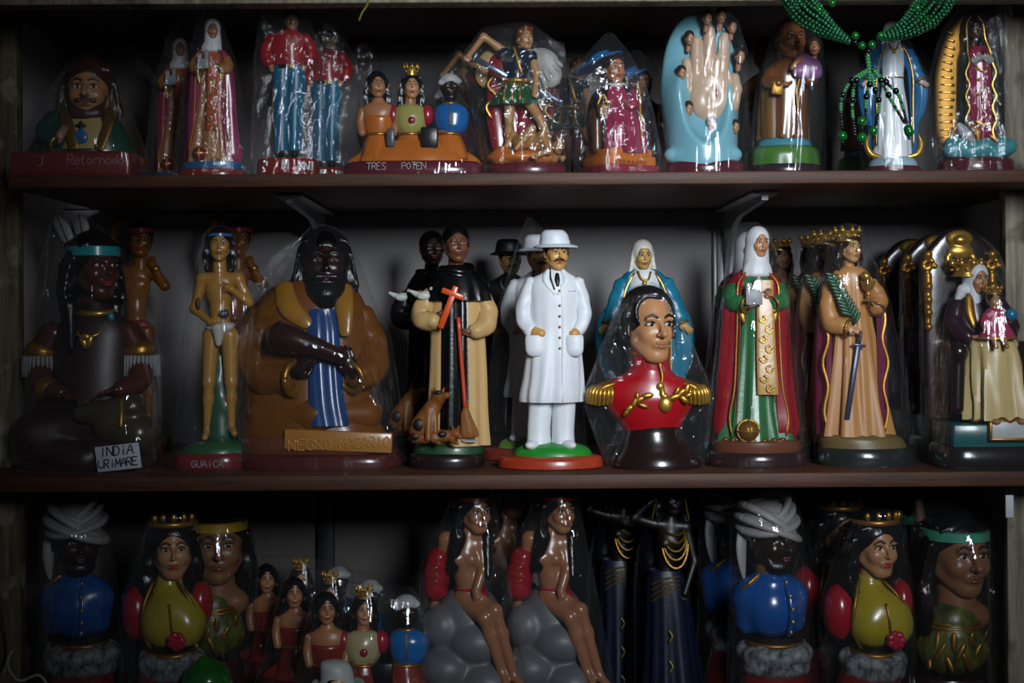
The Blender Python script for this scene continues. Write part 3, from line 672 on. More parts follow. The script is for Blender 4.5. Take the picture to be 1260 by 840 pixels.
# dark-robed friar with cross, broom and dogs
def friar(label, at, sk, sleeve, group=None):
    f = Fig('friar_figurine', label, 'figurine', 550, .08, 'mid', at, 1.0, group)
    blk = paint('#0b0b0d', .25, 0, .35, 200, .2); tan = paint(sleeve, .45, 0, .25, 240, .12)
    plinth(f, [(575, 549, 44, 30), (572, 549, 46, 32), (564, 549, 47, 32), (558, 549, 45, 30), (556, 549, 40, 27)], enamel('#231a19', .25))
    f.add('grass_mound', loft([(557, 551, 43, 27), (549, 551, 42, 26), (545, 551, 38, 23), (543, 551, 20, 12)], 40, 10), enamel('#1f4a2a', .4))
    f.add('habit', loft([(338, 563, 14, 11), (348, 563, 22, 15), (365, 563, 30, 18), (400, 563, 33, 20), (450, 563, 35, 22), (510, 562, 37, 24), (547, 562, 39, 26)], 72, 40, folds=(10, .08, 8, .7)), tan)
    f.add('scapular', loft([(345, 563, 24, 17), (365, 563, 31.5, 19.5), (400, 563, 33, 23), (450, 563, 34, 25.5), (526, 562, 36, 28)], 44, 36, folds=(16, .03, 5, .2), arc=(-124, -66), th=2.5), blk)
    f.add('capelet', loft([(326, 562, 13, 11), (330, 562, 20, 15), (338, 563, 28, 18), (350, 564, 36, 22), (360, 564, 39, 25), (370, 565, 40, 27)], 60, 26, folds=(10, .06, 21, 1.2)), blk)
    f.add('cowl', [tube([(562 + 19*math.cos(a), 331 - 2*math.sin(2*a) + k*5 - 3*math.sin(a), (15+k)*math.sin(a)) for a in np.linspace(-math.pi, math.pi, 14)], 4.4, 10, 44) for k in range(2)], blk)
    f.add('sleeve', tube([(535, 360, 2), (521, 378, -2), (520, 392, -12), (538, 395, -26)], [11, 13, 13, 10], 20, 20, wr=.06), tan)
    f.add('sleeve', tube([(592, 362, 2), (600, 385, -2), (596, 402, -12), (582, 408, -24)], [11, 12.5, 12.5, 9], 20, 20, wr=.06), tan)
    f.hand((540, 386, -26), (1, -.15, -.35), (.1, .1, 1), 21, sk, False, 1.0)
    f.hand((583, 407, -25), (-1, .1, -.3), (0, 0, 1), 20, sk, True, 1.0)
    orange = enamel('#d9501c', .35)
    f.add('cross', [rbox((553, 378, -33), (7.5, 5, 54), 1.2, (0, 21, 0)), rbox((558.5, 362, -33.2), (28, 5, 7), 1.2, (0, 21, 0))], orange)
    br = f.add('broom', tube([(565, 391, -31), (569, 450, -31), (573, 505, -32)], 2.6, 10), enamel('#c23a1c', .3))
    f.add('bristles', loft([(500, 573, 3, 3, -32), (506, 573, 6, 5, -32), (518, 575, 9, 6, -32), (532, 577, 12, 7, -32), (535, 577, 11, 6, -32)], 28, 12, folds=(12, .10, 3)), paint('#8a5220', .6, 0, .6, 400), br)
    f.add('dove', merge(sdf([E((524, -8, -364), (10, 7, 6.5), 2), S((533, -10, -356), 4.2, 2.5), C((514, -8, -362), (506, -8, -358), 4, 2, 2), E((522, -14, -364), (8, 2.5, 4.5), 1), C((536, -11, -356), (539.5, -12, -355), 1.2, .5, .5)], .9)), paint('#c9c8c2', .45))
    brown = paint('#8a5326', .45, 0, .6, 260, .5)
    def dog(name, P): return f.add(name, sdf(P, 1.1), brown)
    dg = dog('dog', [C((520, -22, -522), (534, -26, -498), 14, 10, 6), S((541, -30, -488), 8.5, 5), C((543, -34, -487), (551, -38, -484), 5.5, 4, 3), C((535, -30, -500), (537, -36, -534), 5, 3.6, 3), C((529, -32, -503), (528, -38, -536), 5, 3.6, 3), E((516, -22, -530), (12, 11, 10), 5), C((510, -26, -538), (526, -34, -539), 4, 3.5, 3), C((538, -25, -482), (535, -23, -476), 2.8, 1.3, 1.5), C((545, -26, -482), (547, -24, -476), 2.8, 1.3, 1.5), C((508, -14, -532), (502, -6, -540), 3, 1.6, 2)])
    for q in (((517, 520, -34), (7, 3, 8)), ((512, 534, -31), (6, 3, 5)), ((541, 481, -36), (5, 3, 3))): f.add('spot', ell(q[0], q[1], 12), paint('#17100c', .5), dg, False)
    dg2 = dog('dog', [C((535, -34, -534), (556, -34, -533), 8, 7, 5), S((561, -37, -530), 6, 3), C((563, -40, -531), (567, -43, -534), 3.6, 2.6, 2), C((556, -40, -538), (563, -46, -541), 3, 2.4, 2), C((534, -40, -538), (542, -46, -541), 3, 2.4, 2), C((558, -36, -525), (557, -35, -521), 2.2, 1, 1), C((564, -36, -525), (565, -35, -521), 2.2, 1, 1)])
    f.add('spot', [ell((545, 531, -41), (6, 2.5, 4), 10)], paint('#17100c', .5), dg2, False)
    f.add('dish', merge(loft([(541, 577, 9, 6, -27), (539, 577, 10, 7, -27), (540, 577, 6, 4, -27)], 24, lin=True)), paint('#c8cbc8', .4))
    M = f.hm(562, 278, 323, -1, 14)
    f.head(M, sk, 'm', lips='#6a3026'); f.hair(M, hairm('#0a0908'), 'short')
    return f
friar('friar figurine in black and cream habit with orange cross, red broom and dogs', (550, .08), skin('#6a3f28'), '#c7a36a')
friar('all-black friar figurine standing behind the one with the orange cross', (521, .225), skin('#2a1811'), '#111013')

# officer bust
f = Fig('officer_bust', 'bust of a dark-haired officer in red uniform with gold epaulettes', 'bust', 795, .07, 'mid')
red = enamel('#a3121c', .28)
f.add('socle', loft([(576, 806, 55, 38), (572, 806, 56, 39), (566, 806, 55, 38), (552, 804, 46, 32), (538, 803, 38, 27), (528, 802, 35, 25), (520, 801, 36, 25)], 56, 28), enamel('#241615', .2))
f.add('tunic', loft([(529, 801, 34, 24), (519, 800, 40, 26), (505, 798, 50, 28), (490, 797, 60, 29), (478, 797, 62, 27), (470, 797, 55, 25), (463, 798, 38, 23), (455, 799, 26, 21), (448, 800, 23, 20)], 60, 34), red)
f.add('collar', loft([(456, 800, 24, 21, 0), (446, 800, 23.5, 21), (434, 799, 24.5, 22), (431, 799, 24, 21.5)], 44, 12), red)
f.add('collar_trim', [tube(ringp(433, 799, 25, 22.5, 0, -3, -175, -20), 1.6, 8, 40), tube([(806, 436, -22), (809, 448, -23), (812, 462, -24), (810, 474, -27)], 1.8, 8)], GOLD)
for s, cx in ((-1, 747), (1, 846)):
    e = f.add('epaulette', sdf([E((cx, -4, -473), (18, 15, 5), 3, rot=(0, s*14, 0)), E((cx + s*8, -6, -477), (13, 14, 5), 3, rot=(0, s*25, 0))], 1.2), GOLD)
    fr = []
    for k in range(11):
        a = math.radians(-165 + k*15) if s < 0 else math.radians(-180 + 165 - k*15)
        x = cx + s*5 + 19*math.cos(a); y = -5 + 15*math.sin(a)
        fr.append(tube([(cx + s*4 + 14*math.cos(a), 474, -5 + 11*math.sin(a)), (x, 480, y), (x + s*1.5, 497 - abs(k-4)*.7, y*.95)], [2.4, 2.7, 2.2], 8))
    f.add('fringe', fr, GOLD2, e)
lf = []
for (px, py, w, h, rot) in ((772, 500, 4, 8, 50), (778, 493, 4, 9, 30), (785, 489, 4, 9, 60), (793, 485, 4, 8, 80), (781, 486, 3, 6, 0), (788, 497, 3, 7, 110), (768, 505, 3, 6, 40)):
    lf.append(ell((px, py, -31.5 + abs(px-797)*.10), (w, 2.2, h), 12, (0, rot, 0)))
f.add('gold_spray', lf, GOLD)
lf = []
for (px, py, w, h, rot) in ((826, 487, 4, 9, 70), (834, 482, 4, 8, 50), (841, 478, 4, 8, 20), (838, 490, 4, 7, 130), (843, 485, 3, 6, 60), (829, 480, 3, 7, 30)):
    lf.append(ell((px, py, -31.5 + abs(px-797)*.10), (w, 2.2, h), 12, (0, rot, 0)))
f.add('gold_spray', lf, GOLD)
f.add('medal', [ell((815, 496, -30), (8, 3, 9), 20), tube([(810, 470, -25), (812, 484, -30)], [2.5, 4], 8, flat=.5), ell((809, 474, -27), (5, 2.5, 5), 12), ell((814, 486, -29), (5, 2.5, 4), 12)], GOLD2)
M = f.hm(798, 354, 446, -2, 20)
f.head(M, skin('#b9845a'), 'l', brow='#120d0b', lips='#a5664c'); f.hair(M, hairm('#0d0b0b'), 'receding', h=.025)
bag(f, 2.0, 11, 1.2, mat=CRINKLE, spread=1.0, tuft=[(802, 348, 4), (735, 505, 0)])

# open-armed lady in blue mantle (behind the officer, and smaller on the top shelf)
def grace(label, at, shelf, scale, mantle, gown, veil, sk, base, Y=.2, snake=False, sleeve=None):
    f = Fig('open_armed_lady_figurine', label, 'figurine', 793, Y, shelf, at, scale, None, 0, 'mid')
    mt = paint(mantle, .3, 0, .25, 200, .2); gw = paint(gown, .4, 0, .2, 200, .08)
    b = f.yb
    plinth(f, [(b, 793, 46, 34), (b-3, 793, 48, 36), (b-14, 793, 47, 35), (b-17, 793, 43, 31)], enamel(base, .25))
    f.add('globe', loft([(b-16, 793, 42, 30), (b-24, 793, 40, 28), (b-33, 793, 31, 21), (b-36, 793, 10, 6)], 40, 12), paint('#8fa9b4', .35))
    f.add('gown', loft([(332, 793, 12, 10), (340, 793, 19, 13), (360, 793, 20, 15), (395, 793, 18, 15), (440, 793, 24, 18), (500, 793, 30, 22), (b-32, 792, 34, 24)], 60, 44, folds=(8, .10, 31, .8)), gw)
    f.add('mantle', loft([(331, 792, 15, 13, 3), (338, 792, 25, 17, 3), (350, 793, 31, 19, 3), (380, 793, 36, 22, 4), (420, 794, 40, 24, 5), (470, 795, 42, 25, 6), (520, 795, 42, 25, 6), (b-34, 795, 40, 26, 6)], 60, 40, folds=(11, .07, 12, .7), arc=(-42, 222), th=3), mt)
    for s in (-1, 1):
        x = 793
        f.add('sleeve', tube([(x + s*24, 348, 2), (x + s*33, 372, -3), (x + s*42, 396, -8)], [12, 13, 12], 20, 14, .9, wr=.06), mt)
        f.add('mantle_fall', loft([(372, x + s*34, 11, 8, -2), (395, x + s*45, 13, 9, -4), (420, x + s*49, 12, 9, -3), (450, x + s*46, 10, 8, 0), (475, x + s*38, 5, 5, 2)], 28, 22, folds=(6, .15, 5+s, .5)), mt)
        f.add('cuff', ring((x + s*43, 399, -9), (s*9, 24, -5), 11.8, 1.3, .9), GOLD)
        f.hand((x + s*43, 396, -11), (s*.75, .75, -.35), (s*.15, -.2, -1), 22, sk, s > 0, .15)
        f.add('mantle_trim', tube([(x + s*13, 336, -10), (x + s*22, 352, -12), (x + s*30, 385, -15), (x + s*31, 440, -14), (x + s*32, 510, -13)], 1.2, 6, 24), GOLD)
    f.add('sash', tube([(790, 392, -16), (792, 420, -18), (790, 450, -20)], [2.2, 2, 1.6], 8), gw)
    f.add('neckline', [tube([(784, 334, -10), (789, 344, -14), (795, 345, -14), (800, 335, -10)], 1.6, 8, 16), ell((792, 349, -15), (3, 1.5, 4), 10)], GOLD)
    f.add('belt', tube(ringp(393, 793, 18.6, 15.6, 0), 1.5, 8, 36), GOLD)
    M = f.hm(791, 297, 331, 0, 8, 6)
    f.head(M, sk, 'f', lips='#8a4a3c'); f.hair(M, paint(veil, .4, 0, .2, 200, .08), 'veil_open', name='veil')
    f.add('hair', xf(sdf([E((0, .06, .64), (.36, .40, .40)), C((-.3, .05, .6), (-.3, .1, .0), .08, .06, .05), C((.3, .05, .6), (.3, .1, .0), .08, .06, .05), E((0, -.47, .40), (.24, .36, .42), .05, True)], .03), M), hairm('#3a2418'))
    if snake:
        f.add('snake', tube([(772, b-22, -24), (776, b-29, -21), (784, b-27, -26), (780, b-19, -29), (772, b-17, -30)], [1, 2, 2, 2, 1], 8), paint('#3c5560', .3))
        for s in (-1, 1): f.add('crescent', tube([(793 + s*20, b-32, -10), (793 + s*40, b-38, -8), (793 + s*47, b-56, -6), (793 + s*42, b-72, -6)], [3, 6, 5, 1.5], 10), GOLD2)
    return f
grace('lady figurine in teal mantle and white veil behind the officer bust', (793, .20), 'mid', 1.0, '#1c6f8c', '#c9cfd2', '#c7c4ba', skin('#b08a4c'), '#2a1a18')

# nun holding a small castle (large, red cloak) / (small, pink cloak)
def nun(label, at, shelf, scale, cloak, dress, panel, basec, ringc, ball, sk, bag_kw, castle=True, lining=None, seed=4):
    f = Fig('nun_figurine', label, 'figurine', 930, .08, shelf, at, scale, None, 0, 'mid')
    ck = enamel(cloak, .25); dr = paint(dress, .28, 0, .25, 200, .2); wh = paint('#d3d5d8', .45, 0, .2, 200, .06)
    b = f.yb
    plinth(f, [(b, 930, 60, 40), (b-3, 930, 63, 42), (b-14, 930, 61, 41), (b-18, 930, 57, 38)], enamel(basec, .2))
    f.add('base_ring', loft([(b-17, 930, 54, 36), (b-20, 930, 56, 37), (b-30, 930, 54, 36), (b-33, 930, 48, 31)], 48, lin=True), enamel(ringc, .3))
    f.add('dress', loft([(338, 930, 16, 11), (350, 930, 24, 15), (370, 930, 23, 16), (400, 930, 24, 17), (450, 929, 29, 20), (500, 928, 36, 25), (b-31, 928, 45, 31)], 80, 50, folds=(10, .13, seed, .8)), dr)
    f.add('cloak', loft([(330, 930, 15, 12, 3), (336, 930, 24, 16, 3), (346, 930, 33, 20, 3), (370, 930, 40, 24, 4), (410, 930, 43, 26, 5), (460, 929, 46, 28, 6), (500, 929, 49, 29, 6), (528, 930, 52, 31, 6), (b-34, 930, 48, 29, 7)], 72, 46, folds=(10, .10, seed+3, .8), arc=(-58, 238), th=3.5), ck)
    for s in (-1, 1):
        f.add('cloak_trim', tube([(930 + s*12, 334, -10), (930 + s*22, 344, -15), (930 + s*25, 380, -17), (930 + s*27, 430, -16), (930 + s*30, 480, -17), (930 + s*36, 515, -18), (930 + s*33, 535, -19)], 1.3, 6, 30), GOLD)
        f.add('sleeve', tube([(930 + s*26, 352, 0), (930 + s*29, 370, -8), (930 + s*18, 374, -20)], [10, 12, 10], 18, 14, wr=.06), dr)
        f.add('cuff', ring((930 + s*15, 375, -24), (-s*11, 4, -12), 10.2, 1.4), GOLD)
        f.add('cuff_drape', tube([(930 + s*21, 380, -20), (930 + s*19, 392, -21), (930 + s*17, 397, -22)], [5, 4, 1.5], 10, flat=.5), GOLD)
    pf = lambda y: -18 - (y-360)*.085
    pl = f.add('front_panel', loft([(345, 938, 11, 3, -15), (380, 938, 11, 3, -21), (430, 938, 12, 3, -24.5), (480, 939, 13, 3, -28), (484, 939, 13, 3, -28)], 20, 24, sq=5), paint(panel, .3, 0, .3, 160, .25))
    sc = []
    for k in range(8):
        y = 392 + k*12; x = 938 + (3 if k % 2 else -3); yy = pf(y) - 6
        sc.append(tube([(x + 5*math.cos(t)*(1 if k % 2 else -1)*(1-t/9), y + 5.5*math.sin(t)*(1-t/9), yy + .5) for t in np.linspace(0, 5, 10)], [1.4]*10, 6, 16))
    f.add('scrolls', sc, GOLD2, pl, False)
    f.hand((916, 377, -24), (1, -.25, -.5), (-.2, -1, -.3), 22, sk, True, .7)
    f.hand((946, 368, -23), (-.5, -1, -.4), (-.3, .2, -1), 21, sk, False, .5)
    if castle:
        c = f.add('castle', [rbox((922, 366, -32), (20, 10, 18), .8), rbox((916, 353, -32), (7, 7, 9), .5), rbox((928, 351, -32), (7, 7, 14), .5), rbox((928, 343, -32), (4, 4, 5), .5)], paint('#8f9296', .45, 0, .3))
        f.add('windows', [rbox((918 + 5*k, 365 + 5*j, -36), (2, 1, 2.6), .2) for k in range(3) for j in range(2)], paint('#25211f', .5), c, False)
    f.add('orb', [ell((915, b-45, -30), 13, 20)], GOLD if not ball else enamel(ball, .25))
    f.add('orb_bands', [tube(ringp(b-45, 915, 13.2, 13.2, -30), 1.2, 6, 36), tube([(915 + 13.3*math.cos(a), b-45 + 13.3*math.sin(a), -30 - 0.5) for a in np.linspace(0, 6.28, 30)], 1.2, 6, 36), tube([(915, b-45 + 13.3*math.cos(a), -30 + 13.3*math.sin(a)) for a in np.linspace(0, 6.28, 30)], 1.2, 6, 36)], GOLD2)
    f.add('hem_trim', [ell((928 + 42*math.cos(a), b-33, 30*math.sin(a)), (4.5, 4, 3), 8) for a in np.linspace(-2.7, -.45, 8)], OLDGOLD)
    M = f.hm(933, 280, 316, -2, 14, 4)
    f.head(M, sk, 'f', lips='#9a4a40'); f.hair(M, wh, 'veil', name='veil')
    f.add('wimple', loft([(310, 933, 12, 11, 1), (320, 932, 14, 12, -1), (330, 931, 18, 14, -2), (338, 931, 19, 15, -2), (341, 931, 15, 12, -2)], 36, 14, folds=(7, .06, 3)), wh)
    if bag_kw is not None: bag(f, **bag_kw)
    return f
nunfig = nun('large nun figurine in red cloak and green dress holding a small castle', (930, .085), 'mid', 1.0, '#8f1220', '#2c6a3c', '#b98a3c', '#2a1513', '#6a3a24', None, skin('#b98358'), dict(margin=2, seed=21, crinkle=.5, tuft=[(905, 274, 4)]))
dup(nunfig.root, 917, .215, 'second red-cloaked nun figurine in the shade behind the large one')

# crowned lady with chalice, sword and palm leaf
f = Fig('crowned_lady_figurine', 'crowned lady figurine in peach robe with chalice and green palm leaf, front of its row', 'figurine', 1050, .085, 'mid', group='crowned ladies in a row')
b = f.yb; robe = paint('#b9824a', .4, 0, .2, 200, .12); plum = enamel('#6a2440', .3); SKL = skin('#b98a5a')
plinth(f, [(b, 1066, 58, 38), (b-3, 1066, 61, 40), (b-18, 1064, 58, 38), (b-22, 1063, 54, 35)], enamel('#1c2420', .2))
f.add('ground', loft([(b-21, 1062, 53, 34), (b-33, 1058, 50, 32), (b-38, 1055, 42, 26)], 44, 8), paint('#6d5a30', .4))
f.add('robe', loft([(328, 1047, 12, 9), (336, 1047, 22, 14), (355, 1048, 24, 16), (385, 1049, 22, 16), (420, 1050, 26, 19), (480, 1051, 33, 24), (b-36, 1052, 42, 30)], 84, 50, folds=(10, .15, 17, .7)), robe)
f.add('cloak', loft([(332, 1047, 20, 13, 3), (345, 1048, 29, 17, 4), (380, 1050, 39, 20, 4), (430, 1050, 41, 23, 5), (490, 1050, 41, 25, 6), (b-38, 1052, 42, 26, 7)], 72, 44, folds=(11, .13, 6, .6), arc=(-42, 222), th=3), plum)
for s in (-1, 1):
    f.add('cloak_trim', tube([(1048 + s*19, 338, -8), (1049 + s*30, 360, -6), (1050 + s*37, 395, -8), (1050 + s*33, 415, -9), (1050 + s*40, 445, -9), (1050 + s*34, 475, -10), (1050 + s*39, 505, -11), (1050 + s*34, 530, -12)], 2.0, 6, 36), GOLD)
f.add('sleeve', tube([(1024, 348, 0), (1018, 378, -4), (1022, 398, -10), (1036, 402, -20)], [10, 11, 12, 10], 18, 16, wr=.06), robe)
f.add('cuff', ring((1039, 403, -22), (14, 4, -10), 10.5, 1.6), GOLD)
f.add('sleeve', tube([(1070, 348, 0), (1080, 370, -6), (1074, 380, -16)], [9, 11, 10], 18, 12, wr=.06), robe)
f.add('cuff', ring((1073, 380, -18), (-6, 10, -10), 10.5, 1.6), GOLD)
f.hand((1037, 402, -24), (1, .35, -.3), (-.1, .6, 1), 22, SKL, False, .5)
f.hand((1073, 379, -18), (-.45, -.75, -.4), (-.6, .2, .3), 20, SKL, False, .7)
f.add('sword', [rbox((1042, 468, -30), (5.5, 2, 92), .6, (0, 9, 0)), rbox((1049.5, 424, -30), (16, 3, 3.5), .8, (0, 9, 0)), tube([(1050, 422, -30), (1052, 408, -30)], 2, 8)], paint('#39445e', .3, .3))
ch = f.add('chalice', loft([(371, 1062, 6, 6, -26), (369, 1062, 5, 5, -26), (366, 1062, 1.8, 1.8, -26), (362, 1062, 3, 3, -26), (360, 1062, 2, 2, -26), (356, 1062, 6, 6, -26), (348, 1062, 8.5, 8.5, -26), (346, 1062, 9, 9, -26), (348, 1062, 7, 7, -26)], 24, 30), GOLD2)
f.add('host', tube([(1058, 341, -26), (1060, 340, -28)], 6.5, 16, flat=.9), GOLD2, ch)
pm = f.add('palm_leaf', tube([(1046, 398, -22), (1040, 378, -24), (1030, 355, -24), (1020, 342, -23)], [1.5, 1.3, 1, .6], 6), paint('#123c24', .35))
for k in range(12):
    t = k / 11; px, py = 1045 - 24*t, 392 - 48*t
    for s in (-1, 1):
        f.add('leaflet', ell((px + s*6*(1-t*.4) - 1.5, py - 4 - (2 if s < 0 else -3), -24), (2.2, 1, 8.5*(1-.35*t)), 8, (0, (-25 + s*48), 0)), paint('#14482a', .35), pm)
M = f.hm(1046, 287, 323, -2, 20)
f.head(M, SKL, 'f', lips='#a05040'); f.hair(M, hairm('#24140d'), 'long')
crown(f, 1043, 297, 14, 18, 1)
bag(f, 2, 31, .5, tuft=[(1044, 276, 0)], spread=1.02)
CL = f
dup(CL.root, 1023, .172, 'second crowned lady figurine of the row, just behind the front one')
dup(CL.root, 1006, .262, 'third crowned lady figurine of the row, in the shade')
dup(CL.root, 966, .355, 'rearmost crowned lady figurine, against the back panel')

# enthroned lady with child
f = Fig('enthroned_lady_figurine', 'crowned lady on a dark and gold throne with a pink-dressed child on her lap', 'figurine', 1205, .055, 'mid', group='enthroned ladies in a row')
b = f.yb; dk = enamel('#1c0d0f', .22); SKC = skin('#a3724c'); cream = paint('#c6b078', .35, 0, .2, 200, .12)
plinth(f, [(b, 1216, 64, 50), (b-4, 1216, 67, 52), (b-24, 1214, 64, 50), (b-28, 1213, 60, 47)], enamel('#1d1818', .18), sq=5)
f.add('step', rbox((1208, b-41, 0), (98, 86, 28), 2), enamel('#1b5a5c', .3))
st = f.add('front_step', rbox((1228, 525, -46), (52, 10, 21), 1.5), paint('#b9bcbc', .4))
f.add('step_trim', [rbox((1228, 536, -48), (56, 10, 3.2), .8), rbox((1201, 526, -48), (3.2, 10, 22), .8), rbox((1255, 526, -48), (3.2, 10, 22), .8)], GOLD, st, False)
thr = f.add('throne_back', [loft([(515, 1192, 48, 8, 30), (420, 1191, 48, 8, 31), (340, 1191, 47, 8, 33), (312, 1191, 44, 8, 34), (298, 1191, 34, 8, 34), (288, 1190, 24, 7, 34), (282, 1190, 14, 6, 34), (280, 1190, 6, 4, 34)], 40, 36, sq=4)], dk)
f.add('crest', sdf([E((1189, 26, -292), (17, 6, 11), 3), E((1190, 25, -308), (17, 6, 10), 3), C((1174, 25, -315), (1174, 25, -330), 4, 5, 3), C((1206, 25, -315), (1207, 25, -330), 4, 5, 3), E((1189, 19, -294), (8, 4, 5), 3)], 1.4), GOLD2)
for x in (1149, 1229):
    P = []
    for k in range(8):
        t = k * .85; r_ = 9 - k * .9; P.append(S((x + r_*math.cos(t), 24, -326 + r_*math.sin(t)), 3.6, 2))
    f.add('scroll', sdf(P + [C((x, 25, -338), (x, 25, -404), 5.5, 4, 3), S((x, 22, -352), 5.5, 2), S((x, 22, -368), 5, 2), S((x, 22, -384), 5, 2), S((x, 22, -402), 5, 2), S((x, 24, -312), 6, 3)], 1.3), GOLD)
for s, x in ((-1, 1170), (1, 1250)):
    f.add('armrest', sdf([C((x, 28, -425), (x, -24, -428), 8, 9, 3), S((x, -28, -432), 12, 4), C((x, -26, -440), (x + s*2, -28, -500), 9, 8, 4), C((x, 26, -430), (x, 26, -505), 9, 9, 3), E((x, 0, -470), (5, 30, 40), 4)], 1.8), dk)
f.add('bodice', loft([(352, 1202, 14, 11, 8), (364, 1202, 26, 16, 8), (385, 1203, 32, 19, 6), (410, 1206, 33, 22, 2), (430, 1208, 36, 26, -2)], 44, 26, folds=(7, .05, 4)), enamel('#2c1224', .3))
f.add('sleeve', tube([(1180, 372, 4), (1172, 398, -4), (1186, 416, -22)], [11, 12, 9], 18, 14, wr=.06), enamel('#2c1224', .3))
f.add('sleeve', tube([(1227, 372, 4), (1240, 398, -4), (1234, 414, -22)], [11, 12, 9], 18, 14, wr=.06), enamel('#2c1224', .3))
f.add('collar', tube([(1191, 362, -6), (1190, 385, -13), (1194, 402, -18)], [5, 6, 4], 12, flat=.5), GOLD)
f.hand((1189, 414, -27), (1, .2, -.4), (.2, -.6, 1), 22, SKC, False, .5); f.hand((1236, 412, -27), (-1, .3, -.4), (-.2, -.6, 1), 20, SKC, True, .5)
f.add('skirt', loft([(412, 1214, 24, 18, -16), (424, 1216, 31, 25, -16), (440, 1218, 34, 27, -17), (475, 1218, 36, 27, -20), (500, 1219, 38, 28, -22), (514, 1219, 39, 28, -23)], 64, 34, folds=(10, .17, 14, .7)), cream)
f.add('hem_trim', tube([(1182 + k*3.9, 513 + 2.5*math.sin(k*1.3), -23 - 28*math.sqrt(max(0, 1 - ((1182 + k*3.9 - 1219)/40)**2)) ) for k in range(20)], 1.6, 6, 60), GOLD)
for x in (1208, 1238): f.add('foot', ell((x, 515, -48), (6, 9, 4), 12), SKC)
M = f.hm(1201, 324, 361, 0, 14, 6)
f.head(M, SKC, 'f', lips='#a05848'); f.hair(M, paint('#c8ccd2', .45, 0, .2, 200, .06), 'veil', name='veil', prims=[C((-.45, .1, .1), (-.62, .1, -.22), .2, .1, .1)])
crown(f, 1190, 340, 17, 22, 4)
# child
cd = f.add('child_dress', loft([(378, 1213, 6, 6, -33), (384, 1213, 12, 9, -33), (398, 1213, 15, 11, -34), (412, 1214, 21, 14, -36), (417, 1214, 22, 14, -36)], 40, 20, folds=(8, .07, 9)), enamel('#a33052', .3))
f.add('dress_trim', tube(ringp(415, 1214, 22.5, 14.5, -36, 0, -180, 0), 1.4, 6, 30), GOLD2, cd, False)
f.add('child_arm', tube([(1202, 388, -36), (1197, 396, -42), (1196, 403, -46)], [5, 5, 3.5], 10), enamel('#a33052', .3), cd); f.add('child_arm', tube([(1223, 388, -36), (1228, 394, -42)], [5, 4], 10), enamel('#a33052', .3), cd)
f.hand((1197, 404, -47), (-.1, -1, -.2), (.2, 0, -1), 11, SKC, False, .3, cd); f.hand((1228, 396, -43), (.1, -1, -.2), (0, 0, -1), 10, SKC, True, .6, cd)
f.add('ball', ell((1228, 387, -46), 7.5, 16), enamel('#1d6f96', .25))
for x in (1206, 1219): f.add('child_leg', tube([(x, 414, -46), (x + 1, 423, -52), (x + 1, 426, -56)], [3.2, 2.8, 2.6], 8), SKC, cd)
Mc = f.hm(1212, 358, 381, -33, 8)
f.head(Mc, SKC, 'f', lips='#8a3c30', name='child_head'); f.hair(Mc, hairm('#23120c'), 'short', name='child_hair')
crown(f, 1212, 363, 8.5, 11, -32, name='child_crown')
bag(f, 2.5, 41, .5, spread=1.06)
EL = f
dup(EL.root, 1176, .175, 'second enthroned lady figurine, gold throne scrolls showing behind the front one')
dup(EL.root, 1143, .30, 'rearmost enthroned lady figurine, nearly lost in the shade')

# seated bearded man with club
f = Fig('seated_bearded_man_figurine', 'large seated dark bearded man in orange robe with blue sash, clear-wrapped', 'figurine', 395, .12, 'mid')
b = f.yb; rb = enamel('#70400f', .3); dsk = skin('#24110d', .25)
f.add('plinth', [loft([(b, 398, 96, 66), (b-4, 398, 99, 68), (b-16, 396, 97, 67), (b-19, 396, 93, 63)], 56, lin=True, sq=4)], enamel('#4d1a16', .25))
f.add('base_step', loft([(b-18, 394, 92, 62), (b-21, 393, 92, 63), (b-36, 391, 91, 61), (b-39, 391, 88, 59)], 56, lin=True, sq=4), enamel('#5e321c', .3))
pl = f.add('name_plate', rbox((423, 537, -62), (128, 8, 24), 1.5, (0, 2.5, 0)), enamel('#a8722e', .35))
f.text('NEGRO', 364, 548, 12.5, -67, 10.6, enamel('#c08a44', .3), .01, .075, -.045, parent=pl); f.text('MACARIO', 425, 545.5, 11.5, -67, 8.6, enamel('#c08a44', .3), .01, .075, -.045, parent=pl)
f.add('robe', loft([(345, 386, 34, 26, 6), (356, 384, 54, 34, 5), (378, 381, 70, 42, 4), (410, 379, 78, 47, 2), (450, 379, 78, 50, 0), (490, 381, 80, 54, -2), (520, 384, 86, 58, -2), (b-36, 388, 90, 59, -2)], 72, 46, folds=(6, .035, 9, .8)), rb)
f.add('lap', sdf([C((330, -20, -508), (388, -42, -508), 24, 22, 12), C((450, -20, -508), (400, -42, -508), 22, 22, 12)], 2.6), rb)
f.add('sash', loft([(380, 392, 46, 46, 4), (410, 392, 60, 52, 2), (450, 394, 62, 56, 0), (490, 396, 66, 60, -2), (519, 400, 70, 66, -2)], 36, 30, folds=(16, .03, 2, .1), arc=(-96, -58), th=4), enamel('#173f74', .3))
f.add('yoke', [tube([(352, 352, -18), (362, 378, -38), (385, 398, -46)], [12, 13, 8], 16, flat=.4), tube([(424, 355, -18), (428, 378, -36), (430, 410, -46)], [12, 11, 7], 16, flat=.4)], enamel('#9a6a1e', .3))
for pts, r in (([(322, 385, 4), (312, 430, -6), (330, 462, -26), (364, 464, -48)], [20, 23, 23, 19]), ([(442, 385, 6), (456, 425, -2), (456, 455, -24), (442, 462, -46)], [17, 21, 21, 17])):
    f.add('sleeve', tube(pts, r, 28, 30, wr=.04), rb)
f.add('cuff', ring((372, 463, -54), (34, 2, -22), 20, 4.2), GOLD); f.add('cuff', ring((437, 462, -52), (-14, 7, -22), 17.5, 3.8), GOLD)
